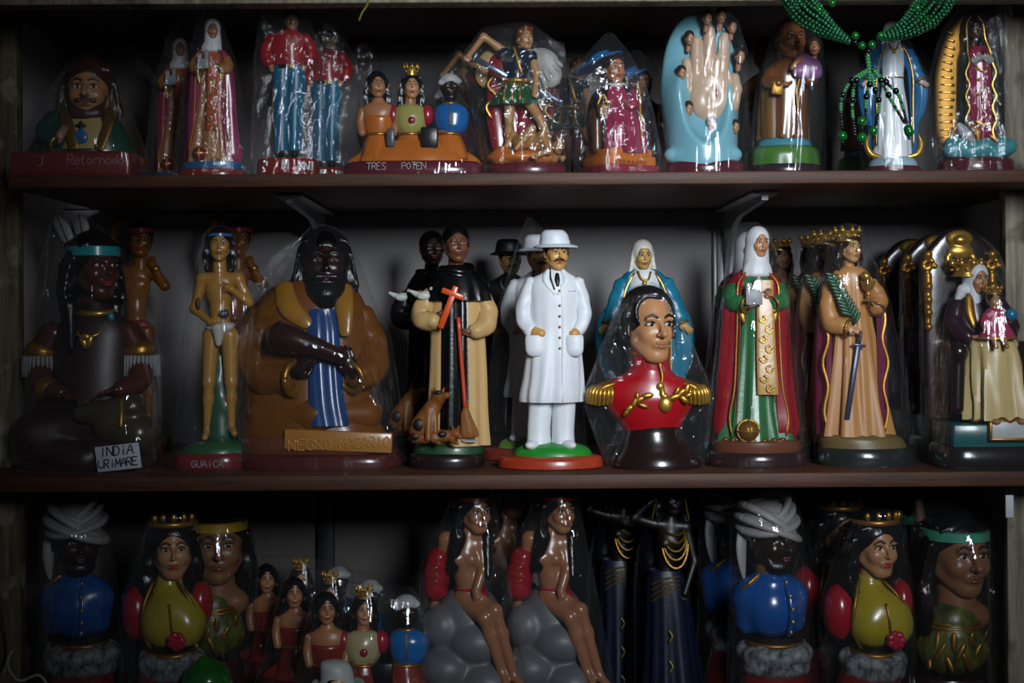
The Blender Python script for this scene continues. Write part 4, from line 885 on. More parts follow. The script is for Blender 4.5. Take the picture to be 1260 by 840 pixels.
f.hand((368, 458, -56), (.75, -.75, -.25), (.5, .2, 1), 52, dsk, False, .9); f.hand((440, 458, -54), (-.25, -1, -.3), (-.4, 0, 1), 46, dsk, True, .8)
f.add('club', tube([(350, 412, -62), (366, 416, -66), (395, 424, -70), (432, 438, -72)], [19, 18, 12, 8], 20, 24), enamel('#2c1410', .22))
M = f.hm(401, 283, 362, -8, 10)
f.head(M, dsk, 'o', brow='#080505', lips='#3a1512', eye='#8f8478')
f.hair(M, hairm('#0a0707', .25), 'long', h=.026)
f.hair(M, hairm('#0b0808', .3), 'none', [], name='beard') if False else f.add('beard', xf(sdf([E((0, -.22, .02), (.27, .18, .26)), C((0, -.24, -.05), (0, -.26, -.28), .22, .10, .1), C((-.25, -.12, .35), (-.18, -.22, .08), .09, .12, .08), C((.25, -.12, .35), (.18, -.22, .08), .09, .12, .08), C((-.15, -.36, .26), (.15, -.36, .26), .05, .05, .05), E((0, -.45, .22), (.07, .07, .03), .03, True)], .026), M), hairm('#0b0808', .3))
bag(f, 3, 51, 1.0, spread=1.0, tuft=[(385, 278, 10), (330, 345, 10)])
crumple(f, [(372, 292, -4), (340, 330, -12), (318, 372, -20)], [6, 16, 10], 6, amp=2.0)

# seated woman with feathers and headband
f = Fig('feathered_woman_figurine', 'seated dark-skinned woman with teal headband, two feathers and a paper tag', 'figurine', 110, .12, 'mid')
b = f.yb; dr = paint('#2a110c', .42, 0, .2, 120, .2); sk = skin('#4a2418', .25)
f.add('lap', loft([(b, 108, 88, 60), (b-6, 108, 91, 62), (b-24, 107, 86, 58), (b-40, 106, 72, 48), (b-86, 108, 60, 40), (b-98, 110, 50, 36)], 60, 30, folds=(7, .05, 4, .6)), dr)
f.add('crossed_legs', sdf([C((112, -20, -522), (54, -36, -530), 30, 27, 14), C((112, -20, -522), (164, -36, -528), 30, 26, 14), C((54, -40, -545), (120, -56, -560), 20, 16, 10), C((164, -40, -545), (110, -54, -562), 20, 16, 10)], 2.8), dr)
f.add('torso', loft([(372, 116, 15, 14, 4), (384, 116, 26, 18, 4), (396, 114, 42, 24, 4), (415, 112, 50, 29, 4), (445, 112, 50, 32, 2), (490, 112, 58, 40, 0)], 52, 30), dr)
for s, pts, r in ((-1, [(68, 405, 4), (52, 440, 0), (62, 475, -22), (92, 482, -46)], [18, 19, 15, 10]), (1, [(154, 405, 4), (172, 440, 0), (174, 470, -22), (156, 478, -46)], [16, 18, 14, 9])):
    f.add('arm', tube(pts, r, 22, 24), sk)
f.hand((92, 482, -50), (1, .22, -.25), (0, 1, -.2), 36, sk, False, .4); f.hand((156, 477, -50), (-1, .18, -.25), (0, 1, -.2), 32, sk, True, .4)
f.add('arm_band', tube([(53, 428, 0), (51, 436, 0)], [20.5, 20.8], 26), GOLD); f.add('arm_band', tube([(171, 428, 0), (173, 436, 0)], [19.5, 19.8], 26), GOLD)
for cx, R, x0 in ((51, 21.5, -1), (173, 20.5, 1)):
    f.add('fringe', [tube([(cx + R*math.cos(a), 438, R*math.sin(a)), (cx + 1.08*R*math.cos(a), 462, 1.08*R*math.sin(a))], [2.4, 1.4], 6) for a in np.linspace(-3.3, .2, 16)], paint('#8c8d90', .5))
f.add('wrist_band', tube([(64, 476, -26), (72, 479, -32)], [15.5, 14.5], 22), GOLD)
f.add('necklace', tube(ringp(384, 117, 20, 17, 3, -2), 4.2, 10, 44), GOLD2)
f.add('pendant', [tube([(98, 402, -20), (106, 412, -28), (116, 414, -31), (126, 412, -29), (134, 402, -21)], 1.8, 8, 20), ell((112, 420, -32), (4.5, 3, 9), 12, (0, -18, 0)), ell((119, 420, -32), (4.5, 3, 9), 12, (0, 18, 0)), ell((115, 414, -33), (6, 3, 5), 12)], GOLD2)
f.add('earring', ell((91, 405, -18), (4.5, 4, 9), 12), paint('#1f7d88', .3)); f.add('earring', ell((141, 390, -16), (4.5, 4, 6), 12), paint('#1f7d88', .3))
M = f.hm(117, 287, 369, 0, 46)
f.head(M, sk, 'f', brow='#0c0706', lips='#8c1f22'); f.hair(M, hairm('#0b0809', .22), 'long', [C((-.40, .02, -.1), (-.42, -.05, -.72), .13, .08, .06), C((.34, .0, -.1), (.32, -.1, -.85), .11, .06, .06)], h=.028)
hb = f.add('headband', xf(loft([(-.80, 0, .375, .435, .075), (-.79, 0, .392, .448, .075), (-.66, 0, .398, .452, .075), (-.65, 0, .38, .44, .075)], 48, lin=True, caps=(False, False)), M), enamel('#1f8a94', .3))
for (x0, y0, x1, y1) in ((82, 305, 64, 262), (98, 300, 92, 262)):
    fe = f.add('feather', loft([(y0, x0, 4, 2.5, 22), ((y0*2+y1)/3, (x0*2+x1)/3, 9, 3, 22), ((y0+y1*2)/3, (x0+x1*2)/3, 10, 3, 22), (y1+3, x1+1, 5, 2, 22), (y1, x1, 1, 1, 22)], 24, 16, folds=(14, .05, 3)), paint('#8d8a88', .5, 0, .6, 300, .4))
    f.add('quill', tube([(x0, y0+2, 19), (x1, y1, 19)], [1.2, .5], 6), paint('#3a302a', .5), fe)
f.add('bundle', sdf([C((118, -56, -505), (176, -52, -498), 12, 16, 6), C((150, -50, -520), (182, -50, -530), 22, 24, 8)], 2.2), enamel('#3b3420', .3))
f.add('bundle_tie', tube([(166, 488, -62), (168, 505, -70), (168, 520, -74)], 3, 8), GOLD)
tg = f.add('paper_tag', rbox((166, 555, -78), (52, 1.2, 30), .5, (4, -6, 0)), paint('#b9bcc4', .6))
ink = paint('#15131a', .5)
f.text('INDiA', 145, 554, 10.5, -80.0, 8, ink, .03, .07, -.1, parent=tg); f.text('URiMARE', 143, 568, 9.5, -79.2, 6.6, ink, .03, .07, -.1, parent=tg, seed=8)
bag(f, 3, 61, .9, spread=1.04)
crumple(f, [(66, 372, 18), (52, 362, 12), (44, 372, 6)], [5, 10, 8], 9, amp=2)

# standing man with loincloth
f = Fig('loincloth_man_figurine', 'standing tan man with long black hair, blue headband and white loincloth', 'figurine', 268, .09, 'mid')
b = f.yb; sk = skin('#a87a35', .3)
plinth(f, [(b, 258, 42, 32), (b-3, 258, 44, 34), (b-16, 258, 43, 33), (b-20, 258, 40, 30)], enamel('#6a1b1e', .25), sq=3)
f.add('grass_mound', loft([(b-18, 262, 40, 30), (b-26, 264, 37, 27), (b-32, 266, 26, 18), (b-35, 268, 8, 6)], 40, 12), enamel('#2a5a34', .35))
f.add('rock', sdf([C((268, 10, -440), (268, 12, -535), 9, 20, 6), S((262, 10, -470), 12, 6), S((276, 10, -500), 14, 6)], 2), enamel('#27503a', .4))
J = dict(chest=(270, 358, 0), pelvis=(271, 404, 0), neck=(271, 325, 0), sl=(249, 343, 0), sr=(293, 343, 0), el=(240, 380, -2), wl=(262, 396, -16), fl=(275, 394, -17), er=(306, 372, -2), wr=(288, 356, -15), fr=(272, 349, -15),
         hl=(260, 412, 0), hr=(282, 412, 0), kl=(257, 470, -4), kr=(284, 470, -2), al=(254, 530, 0), ar=(284, 526, 0), tl=(254, 537, -14), tr=(290, 532, -14))
f.add('body', body(J, 1.14, h=1.25), sk)
f.add('loincloth', sdf([E((272, -9, -402), (17, 6, 7), 3), C((271, -11, -404), (271, -12, -422), 9, 4, 3), E((272, 0, -400), (17.5, 12.5, 5), 2)], 1.2), paint('#b9b6ae', .5))
f.add('pouch', ell((280, 386, -20), (6, 4, 6), 12), paint('#3a3d44', .3)); f.add('amulet', ell((246, 374, -10), (3, 3, 8), 10), paint('#4a3020', .4))
M = f.hm(271, 281, 321, -3, 10)
f.head(M, sk, 'm', lips='#8a4a30'); f.hair(M, hairm('#0b090a', .22), 'long', h=.026)
f.add('headband', xf(loft([(-.84, 0, .35, .41, .08), (-.83, 0, .385, .44, .08), (-.75, 0, .395, .45, .08), (-.74, 0, .37, .42, .08)], 40, lin=True, caps=(False, False)), M), enamel('#2c5f9e', .3))
f.text('GUAiCA', 242, 571, 8, -34.5, 6.5, paint('#9a9290', .5), .02, .08, .0)
bag(f, 3, 71, .6, spread=1.05)

# man with raised arms and pink headband (two, at the back)
f = Fig('raised_arm_man_figurine', 'tan man with raised arms and pink headband behind the feathered woman', 'figurine', 172, .33, 'mid', group='raised-arm men at the back')
b = f.yb; sk = skin('#7a4c22', .3)
plinth(f, [(b, 170, 38, 28), (b-3, 170, 40, 30), (b-16, 170, 39, 29), (b-20, 170, 34, 25)], enamel('#3a1614', .3))
J = dict(chest=(168, 352, 0), pelvis=(168, 402, 0), neck=(170, 322, 0), sl=(146, 334, 0), sr=(190, 336, 0), el=(138, 300, -4), wl=(142, 272, 4), fl=(160, 268, 8), er=(206, 352, -12), wr=(192, 328, -10), fr=(186, 315, -4), hl=(158, 408, 0), hr=(180, 408, 0), kl=(156, 462, -4), kr=(182, 462, -2), al=(155, 516, 0), ar=(182, 516, 0), tl=(155, 521, -14), tr=(187, 521, -14))
f.add('body', body(J, 1.14, h=1.4), sk)
f.add('loincloth', sdf([E((169, -9, -400), (17, 6, 7), 3), C((168, -11, -402), (168, -12, -424), 9, 5, 3), E((169, 0, -400), (17.5, 12.5, 5), 2)], 1.4), paint('#7a2a22', .5))
f.add('arm_ring', tube([(196, 333, -11), (194, 330, -11)], [5.4, 5.4], 14), GOLD)
M = f.hm(174, 273, 316, -3, 12)
f.head(M, sk, 'm'); f.hair(M, hairm('#0b090a', .25), 'short', h=.028)
f.add('headband', xf(loft([(-.82, 0, .35, .41, .08), (-.81, 0, .385, .44, .08), (-.70, 0, .395, .45, .08), (-.69, 0, .37, .42, .08)], 40, lin=True, caps=(False, False)), M), enamel('#9a2a52', .3))
dup(f.root, 292, .33, 'tan man with raised arms and pink headband behind the loincloth man')
# ------------------------------------------------------------------ TOP SHELF
def robe_base(f, rings, mat, name='base', sq=2.0): return f.add(name, loft(rings, 44, lin=True, sq=sq), mat)

# bearded man bust
f = Fig('bearded_man_bust', 'bust of a bearded man in green robe with gold stole on a red base', 'bust', 100, .085, 'top')
b = f.yb; grn = enamel('#123f2e', .3); sk = skin('#a3744a'); gs_ = OLDGOLD
bs = f.add('base', rbox((100, b-16.5, 0), (146, 84, 33), 4), enamel('#6a1f1c', .25))
f.text('J', 62, 209, 12, -43, 8, paint('#a0727a', .5), .02, .05, parent=bs)
f.text('Retornado', 97, 207, 11.5, -43, 7.6, paint('#a0727a', .5), .03, .05, parent=bs, seed=5)
f.add('robe', loft([(b-31, 102, 66, 38), (b-44, 103, 62, 37), (b-60, 105, 54, 34), (b-74, 108, 42, 28), (b-84, 110, 28, 20), (b-90, 111, 20, 16)], 60, 30, folds=(6, .05, 3)), grn)
f.add('tunic', loft([(136, 113, 14, 6, -14), (150, 113, 20, 8, -22), (170, 114, 25, 8, -28), (187, 114, 28, 8, -31)], 32, 16), paint('#a59058', .4))
for pts in ([(84, 136, -16), (92, 152, -28), (99, 168, -36), (104, 186, -40)], [(140, 140, -16), (142, 155, -27), (139, 170, -33), (134, 186, -38)]):
    f.add('stole', tube(pts, [6, 7, 7, 7], 14, 16, .3), gs_)
f.add('collar', tube([(92, 134, -12), (100, 144, -22), (112, 150, -27), (124, 146, -24), (134, 136, -14)], [3, 3.5, 3.5, 3.5, 3], 10, 20), GOLD)
f.add('sleeve', tube([(72, 146, -10), (64, 164, -24), (80, 180, -36)], [11, 11, 8.5], 20, 16, wr=.04), grn)
f.add('cuff', ring((84, 182, -38), (20, 10, -14), 9.5, 2.2), GOLD)
f.hand((88, 178, -42), (.4, -1, -.1), (.6, .1, -.6), 24, skin('#a3766a'), False, .4)
f.add('cross_pendant', [ell((111, 160, -34), (3, 2, 7), 10), ell((111, 159, -34), (7, 2, 3), 10)], paint('#20141c', .3))
md = f.add('medallion', [ell((112, 174, -38), (9, 2.5, 8), 16), ell((112, 167, -37), (5, 2, 4), 12)], enamel('#1a62a0', .25)); f.add('emblem', ell((114, 175, -40.5), (4, 1, 1.8), 10), GOLD, md, False)
M = f.hm(112, 74, 150, -4, 8)
f.head(M, sk, 'o', brow='#2a140c', lips='#7a3c34'); f.hair(M, hairm('#3a1a12', .35), 'long', h=.027)
f.add('beard', xf(sdf([E((0, -.20, .08), (.24, .17, .17)), C((-.25, -.12, .38), (-.16, -.24, .10), .06, .10, .06), C((.25, -.12, .38), (.16, -.24, .10), .06, .10, .06), C((-.14, -.36, .29), (.14, -.36, .29), .04, .04, .05), E((0, -.45, .24), (.08, .08, .04), .03, True)], .026), M), hairm('#3f1d13', .4))
bag(f, 2.5, 81, .7, tuft=[(108, 68, 0)])

# small nun in pink cloak
nf = nun('small nun figurine in pink cloak and tan dress with a red ball at her feet', (262, .075), 'top', .672, '#96305a', '#a06d3c', '#b5502a', '#7a1c1a', '#1c5a8c', '#8c1a1c', skin('#a3704c'), dict(margin=4, seed=91, crinkle=1.6, mat=CRINKLE, spread=1.05, tuft=[(925, 262, 0), (905, 300, 0)]), seed=6)
crumple(nf, [(900, 372, -4), (870, 345, -8), (846, 325, -4)], [6, 14, 20], 12, amp=2.4)

# man in red shirt and teal trousers
f = Fig('red_shirt_man_figurine', 'slim man in glasses, red shirt and teal trousers, crinkled plastic around him', 'figurine', 356, .075, 'top', group='red shirt men')
b = f.yb; rs = enamel('#93121f', .35); tq = paint('#0d5f7c', .35, 0, .25, 200, .15); sk = skin('#a3744e')
bs = plinth(f, [(b, 356, 36, 28), (b-3, 356, 38, 30), (b-20, 356, 37, 29), (b-24, 356, 34, 26)], enamel('#7a1916', .25), sq=3)
f.text('M.', 353, 211, 11, -30.5, 11, paint('#c9c6c4', .5), .02, .1, -.05, parent=bs); f.text('KNI', 373, 212, 9.5, -29.5, 6.5, paint('#c9c6c4', .5), .02, .1, 0, parent=bs)
for s in (-1, 1):
    f.add('trouser_leg', loft([(82, 357 + s*8, 12, 12), (100, 357 + s*8.5, 12, 12), (140, 356 + s*8, 10, 10), (186, 355 + s*8, 9.5, 10)], 26, 22, folds=(5, .07, 4+s)), tq)
    f.add('shoe', ell((355 + s*9, 191, -6), (6, 12, 4.5), 14, (0, 0, s*14)), paint('#121216', .3))
f.add('shirt', loft([(37, 359, 7, 6), (41, 358, 15, 9), (47, 357, 21, 12), (60, 356, 22, 14), (76, 357, 20, 13), (84, 357, 20, 13)], 40, 24, folds=(7, .06, 5)), rs)
f.add('belt', loft([(81, 357, 20.8, 13.6), (86, 357, 20.8, 13.6)], 36, 3), paint('#15110f', .3)); f.add('buckle', rbox((360, 83.5, -14), (6, 1.5, 5), .6), GOLD)
for s in (-1, 1):
    f.add('sleeve', tube([(357 + s*19, 46, 0), (357 + s*27, 64, 0), (357 + s*24, 80, -6)], [8, 9, 7.5], 16, 14, wr=.06, seed=s+3), rs)
    f.hand((357 + s*23, 80, -7), (-s*.5, .9, -.2), (-s*.3, 0, .8), 13, sk, s < 0, .4)
for k in range(4): f.add('button', ell((361, 49 + k*8, -13.5 - k*.3), 1.2, 8), GOLD)
M = f.hm(361, 13, 38, -1, 14)
hd = f.head(M, sk, 'm', mustache='#120c0a'); f.hair(M, hairm('#100c0a'), 'short')
f.add('spectacles', xf(merge(*[tube([(sg*.135 + .085*math.cos(a), -.515 - .07*math.sin(a), -.40 + .02*abs(math.cos(a))) for a in np.linspace(0, 6.28, 14)], .012, 6, 20) for sg in (-1, 1)], tube([(-.05, -.53, -.40), (.05, -.53, -.40)], .012, 6)), M), paint('#1a1614', .3))
bag(f, 4, 101, 2.0, mat=CRINKLE, spread=1.02, tuft=[(328, 8, 0), (368, 6, 0)])
crumple(f, [(384, 60, 10), (404, 55, 8), (425, 72, 8)], [14, 30, 22], 15, amp=2.6)
dup(f.root, 402, .20, 'red-shirted man figurine in crinkled plastic, in the shade behind the slim one', 'top')
dup(nf.root, 222, .20, 'pink-cloaked nun figurine in the dark behind the small front one', 'top')

# trio of busts on one base
def trio(label, at, shelf, skirt, base, top2, Y=.09, lettering=True, group=None, scale=1.0):
    f = Fig('trio_figurine', label, 'figurine', 508, .085, shelf, at, scale, group, 0, 'top')
    b = f.yb; sr = enamel(skirt, .3); bm_ = enamel(base, .22); tan = skin('#a36c46'); drk = skin('#1e100c', .25)
    bs = f.add('base', loft([(b, 510, 84, 36), (b-3, 510, 86, 38), (b-16, 510, 85, 37), (b-20, 510, 80, 33)], 60, lin=True, sq=3), bm_)
    f.add('skirt', loft([(b-17, 510, 80, 33), (b-26, 509, 75, 30), (b-36, 509, 62, 25), (b-46, 508, 50, 18)], 64, 20, folds=(9, .09, 7, .4)), sr)
    if lettering:
        wp = paint('#a8a4a4', .5); f.text('TRES', 456, 212, 8, -38.5, 6, wp, .04, .06, parent=bs); f.text('POTEN', 498, 212, 8, -39, 6, wp, .04, .06, parent=bs, seed=5)
    xs = (467, 506, 553)
    for i, x in enumerate(xs):
        f.add('lower_body', loft([(b-24, x, 26, 25), (b-40, x, 21, 20), (b-54, x, 15, 14), (b-62, x, 14, 12)], 36, 16, folds=(8, .07, i+2)), sr)
        f.add('belt', tube(ringp(167, x, 15, 13.5, 0, 1), 2.2, 8, 32), GOLD)
    # left: strapless dress
    f.add('dress', loft([(168, 467, 14, 12), (156, 467, 18, 14), (146, 467, 19, 15), (143, 467, 18, 13)], 34, 12), sr)
    f.add('shoulders', loft([(146, 467, 17.5, 12.5), (138, 467, 21, 12), (131, 467, 19, 10), (125, 467, 9, 7), (120, 467, 6, 6)], 34, 16), tan)
    for s in (-1, 1): f.add('arm', tube([(467 + s*19, 135, 0), (467 + s*22, 150, -2), (467 + s*19, 166, -8)], [6, 5.5, 4.5], 12), tan)
    M = f.hm(466, 88, 121, 0, 14); f.head(M, tan, 'f', lips='#8a3a30'); f.hair(M, hairm('#0c0a0a', .25), 'long')
    # centre: crowned with puffed sleeves
    f.add('blouse', loft([(166, 506, 14, 12), (155, 506, 20, 16), (146, 506, 21, 16), (134, 506, 19, 12), (129, 506, 11, 8)], 36, 16, folds=(7, .04, 2)), enamel(top2, .3))
    f.add('neck', loft([(133, 506, 10, 7), (124, 506, 6, 6), (118, 506, 6, 6)], 20, 8), tan)
    f.add('necklace', tube(ringp(131, 506, 11, 8, -1, -3), 1.3, 6, 30), GOLD)
    f.add('brooch', ell((509, 150, -17), (4.5, 2.5, 4.5), 12), enamel('#8c1638', .25))
    for s in (-1, 1): f.add('puff_sleeve', sdf([E((506 + s*21, 0, -142), (8.5, 9, 13), 3)], 1.2), enamel('#94182c', .28))
    M = f.hm(508, 90, 122, 0, 10); f.head(M, skin('#b5805c'), 'f', lips='#a02a2c'); f.hair(M, hairm('#140c0a', .25), 'long')
    crown(f, 508, 94, 8, 15, 0)
    # right: turbaned man in blue
    f.add('jacket', loft([(164, 556, 16, 13), (156, 557, 20, 16), (142, 557, 22, 16), (132, 556, 18, 12), (127, 555, 8, 7)], 36, 18), enamel('#0f5c9c', .25))
    f.add('jacket_buttons', tube([(555, 130, -11), (556, 145, -16.5), (556, 158, -16)], [1, 1.2, 1], 6), GOLD)
    f.add('collar', tube(ringp(128, 555, 8, 7), 2, 8, 28), GOLD)
    f.add('neck', loft([(131, 555, 7, 6), (118, 554, 6, 6)], 20, 4), drk)
    M = f.hm(555, 92, 124, 0, 14); f.head(M, drk, 'm', lips='#4a1c16')
    f.add('beard', xf(sdf([E((0, -.2, .1), (.22, .17, .16)), C((-.25, -.1, .4), (-.16, -.22, .12), .05, .08, .05), C((.25, -.1, .4), (.16, -.22, .12), .05, .08, .05)], .03), M), hairm('#080606'))
    f.add('turban', xf(sdf([E((0, .08, .76), (.40, .45, .30)), C((-.38, -.1, .66), (.36, -.1, .74), .10, .10, .1), E((0, -.42, .50), (.30, .2, .20), .05, True)], .03), M), paint('#a9a9aa', .5, 0, .5, 150))
    f.add('plaque', rbox((531, 172, -24), (21, 4, 25), 3), paint('#0f0e10', .3)); f.add('plaque', rbox((484, 172, -24), (10, 4, 22), 3), paint('#46545e', .3))
    bag(f, 2.5, 111, .7, spread=1.02, tuft=[(560, 84, 0), (462, 78, 0)])
    return f
t1 = trio('wide trio of busts in orange skirts on a maroon base, front of the top shelf', (508, .085), 'top', '#b5621a', '#571522', '#9c9650', group='trio figurines')
dup(t1.root, 505, .205, 'trio figurine half hidden behind the orange-skirted front trio', 'top')

# winged warrior
f = Fig('winged_warrior_figurine', 'winged warrior in navy tunic and green skirt standing over a fallen figure', 'figurine', 640, .075, 'top', group='winged warriors')
b = f.yb; sk = skin('#a3794e'); navy = enamel('#141c2c', .25); green = enamel('#144a26', .3); cape = enamel('#7a1220', .3)
plinth(f, [(b, 650, 46, 30), (b-3, 650, 48, 32), (b-14, 650, 47, 31), (b-17, 650, 43, 28)], enamel('#551522', .25))
f.add('rock', sdf([E((640, 0, -194), (40, 26, 10), 4), E((665, -4, -196), (28, 22, 9), 5), S((620, -6, -194), 14, 5)], 1.8), enamel('#b0601c', .35))
J = dict(chest=(639, 76, 0), pelvis=(637, 108, 0), neck=(644, 58, 0), sl=(623, 64, 0), sr=(655, 68, 0), el=(597, 45, -2), wl=(581, 68, -12), er=(662, 92, -6), wr=(660, 112, -14), hl=(629, 116, 0), hr=(646, 116, 0), kl=(628, 150, -6), kr=(664, 146, -10), al=(626, 186, 0), ar=(676, 172, -12), tl=(622, 191, -10), tr=(684, 176, -20))
f.add('body', body(J, .86, h=1.15), sk)
f.add('breastplate', sdf([E((639, -1, -76), (17, 13, 18), 4), C((638, -1, -80), (637, 0, -98), 13, 13, 5), E((623, 0, -66), (10, 9, 8), 4), E((655, 0, -70), (9, 9, 8), 4)], 1.2), navy)
f.add('chest_strap', tube([(634, 60, -12), (639, 76, -15), (644, 94, -14)], 1.6, 6), GOLD)
f.add('belt', tube(ringp(103, 637, 15.5, 14.5, 0, 2), 3.4, 10, 36), GOLD)
f.add('war_skirt', loft([(102, 637, 14, 13), (112, 636, 21, 18), (124, 635, 27, 23), (130, 635, 28, 24)], 52, 14, folds=(14, .10, 4)), green)
f.add('skirt_strip', [tube([(624 + 9*k, 106, -15), (621 + 10*k, 126, -22)], [1.4, 1.6], 6) for k in range(3)], GOLD)
f.add('cape', loft([(58, 642, 10, 6, 10), (66, 632, 24, 8, 11), (90, 618, 16, 8, 12), (120, 617, 16, 9, 13), (150, 622, 22, 9, 13), (182, 626, 22, 9, 13)], 44, 30, folds=(7, .16, 8, .5)), cape)
f.add('cape', loft([(110, 648, 8, 6, 10), (140, 652, 18, 8, 11), (168, 650, 20, 8, 11)], 36, 18, folds=(6, .14, 3)), cape)
f.add('cape_trim', tube([(612, 90, 2), (602, 104, 2), (612, 118, 2), (600, 130, 3), (606, 145, 3)], 1.6, 6, 20), GOLD)
f.add('sword', [rbox((607, 86, -16), (44, 2, 7), .8, (0, 30, 0)), rbox((586, 73, -15), (4, 4, 14), 1, (0, 30, 0))], paint('#4d5666', .25, .6))
f.add('scabbard', tube([(664, 96, -8), (668, 122, -8)], [3.5, 2.5], 10), paint('#39445a', .3))
for s, cx in ((1, 672), (-1, 608)):
    w = f.add('wing', sdf([E((cx, 16, -72), (20, 5, 15), 6, rot=(0, s*28, 0)), E((cx + s*8, 17, -90), (14, 4, 16), 6, rot=(0, s*15, 0))], 1.4), paint('#8f8b86', .45) if s > 0 else paint('#9a7a50', .45))
    for k in range(6): f.add('plume', ell((cx - s*8 + s*k*5, 92 - k*4.5 + 6, 13), (3, 2, 14 - k*1.2), 10, (0, -s*14 - s*k*7, 0)), paint('#8f8b86', .45) if s > 0 else paint('#9a7a50', .45), w)
# fallen figure under the foot
Jd = dict(chest=(668, 176, -16), pelvis=(640, 176, -10), neck=(680, 178, -20), sl=(668, 170, -24), sr=(672, 182, -8), el=(676, 190, -32), wl=(664, 194, -36), er=(684, 192, -8), wr=(690, 196, -18), hl=(640, 180, -18), hr=(640, 180, -4), kl=(655, 162, -22), kr=(632, 166, -4), al=(636, 186, -26), ar=(620, 190, -10))
fa = f.add('fallen_figure', body(Jd, .8, h=1.2), skin('#9a7040'))
Md = f.hm(685, 166, 190, -22, 25, 25); f.head(Md, skin('#9a7040'), 'm', name='fallen_head'); f.hair(Md, hairm('#4a2c14', .4), 'short', name='fallen_hair')
M = f.hm(648, 33, 62, -2, 24)
f.head(M, sk, 'f', lips='#8a4434'); f.hair(M, hairm('#6a3a1c', .35), 'short', [S((-.3, .05, .35), .14, .06), S((.3, .1, .35), .14, .06), S((-.28, -.1, .75), .12, .06), S((.2, -.15, .9), .12, .06), S((-.05, -.2, .93), .12, .06), S((0, .35, .4), .2, .08)])
bag(f, 3, 121, 1.0, mat=CRINKLE, tuft=[(694, 62, 4), (600, 33, 4)])
crumple(f, [(666, 58, 4), (680, 62, 0), (697, 70, 0)], [10, 14, 16], 18, amp=1.6)
dup(f.root, 607, .20, 'shaded winged warrior between the orange trio and the front warrior', 'top')
dup(f.root, 706, .31, 'shaded winged warrior just left of the blue-hatted child', 'top')

# child with blue hat on stepped orange base
f = Fig('blue_hat_child_figurine', 'seated child in a wide blue hat and magenta robe on an orange stepped base', 'figurine', 764, .085, 'top', group='blue hat children')
b = f.yb; mag = enamel('#8c1f44', .3); sk = skin('#a06844'); blk = paint('#141214', .3)
f.root.rotation_euler.z = 0
f.add('base', rbox((763, b-7, 0), (74, 66, 14), 2, (0, 0, 30)), enamel('#7c2030', .3))
st = f.add('step', rbox((763, b-19, 0), (68, 60, 12), 1.5, (0, 0, 30)), enamel('#b5641c', .35))
st2 = f.add('step', rbox((763, b-29, 0), (62, 54, 9), 1.5, (0, 0, 30)), enamel('#b5641c', .35))
Mr = Matrix.Translation((763, 0, 0)) @ Matrix.Rotation(math.radians(30), 4, 'Z') @ Matrix.Translation((-763, 0, 0))
f.add('raised_marks', xf(merge(*[tube([(736 + 6*k + 4*u_, b - 17 - 5*math.sin(u_*7 + k)*.5, -30.6) for u_ in np.linspace(0, 1, 6)], .8, 6, 12) for k in range(8)]), Mr), enamel('#8a4410', .4), st, False)
f.add('chair', sdf([E((745, 16, -150), (22, 10, 46), 6), C((733, 0, -140), (735, -12, -140), 6, 6, 4), C((735, -10, -140), (735, -10, -184), 6, 7, 4)], 1.8), enamel('#4a2a14', .35))
f.add('robe', loft([(106, 760, 9, 8), (114, 760, 18, 12), (130, 761, 20, 14, -2), (145, 765, 22, 18, -6), (158, 768, 24, 22, -10), (178, 768, 25, 22, -12), (190, 767, 27, 22, -12)], 56, 32, folds=(8, .12, 5, .9)), mag)
f.add('cape', loft([(103, 760, 9, 8, 0), (110, 760, 20, 13, 1), (124, 761, 27, 16, 2), (136, 762, 28, 17, 2)], 48, 16, folds=(7, .08, 4), arc=(-60, 240), th=3), blk)
f.add('collar', loft([(102, 760, 8, 7), (105, 760, 13, 10, -1), (108, 760, 12, 9, -1)], 32, 6, folds=(10, .1, 3)), paint('#b9b4b0', .5))
for s in (-1, 1):
    f.add('sleeve', tube([(760 + s*18, 116, -2), (760 + s*23, 128, -10), (760 + s*12, 134, -20)], [8, 8, 6], 14, 12, wr=.06), mag if s > 0 else blk)
    f.hand((760 + s*13, 133, -21), (-s*.5, -.3, -.6), (0, -1, -.2), 13, sk, s > 0, .6)
bk = f.add('basket', loft([(146, 742, 5, 5, -24), (140, 742, 7, 7, -24), (133, 742, 8, 8, -24), (132, 742, 6, 6, -24)], 20, 10), OLDGOLD); f.add('handle', tube([(735, 133, -24), (742, 120, -24), (749, 133, -24)], 1.2, 6, 12), OLDGOLD, bk)
f.add('staff', tube([(786, 104, -16), (788, 150, -20), (790, 186, -22)], 1.8, 8), OLDGOLD)
M = f.hm(758, 66, 104, -2, 16); f.head(M, sk, 'f', lips='#8a3c30'); f.hair(M, hairm('#2a1610'), 'short', [S((-.33, .05, .25), .14, .08), S((.33, .08, .25), .14, .08)])
Mh = M @ Matrix.Translation((-.22, .0, .0)) @ Matrix.Rotation(math.radians(-22), 4, 'Y') @ Matrix.Rotation(math.radians(-10), 4, 'X')
f.add('hat', [xf(loft([(-.76, .12, .42, .46, .06), (-.88, .12, .40, .44, .06), (-1.02, .12, .34, .38, .06), (-1.06, .12, .15, .16, .06)], 36, 12), Mh), xf(loft([(-.73, 0, .40, .44, .05), (-.71, 0, .80, .78, .05), (-.75, 0, .90, .84, .05), (-.80, 0, .80, .78, .05), (-.82, 0, .42, .46, .05)], 44, 16), Mh)], enamel('#0f5a94', .3))
bag(f, 4, 131, 1.8, mat=CRINKLE, tuft=[(752, 44, 0), (725, 75, 4)])
dup(f.root, 795, .21, 'shaded child figurine to the right behind the blue-hatted one', 'top', rz=20)

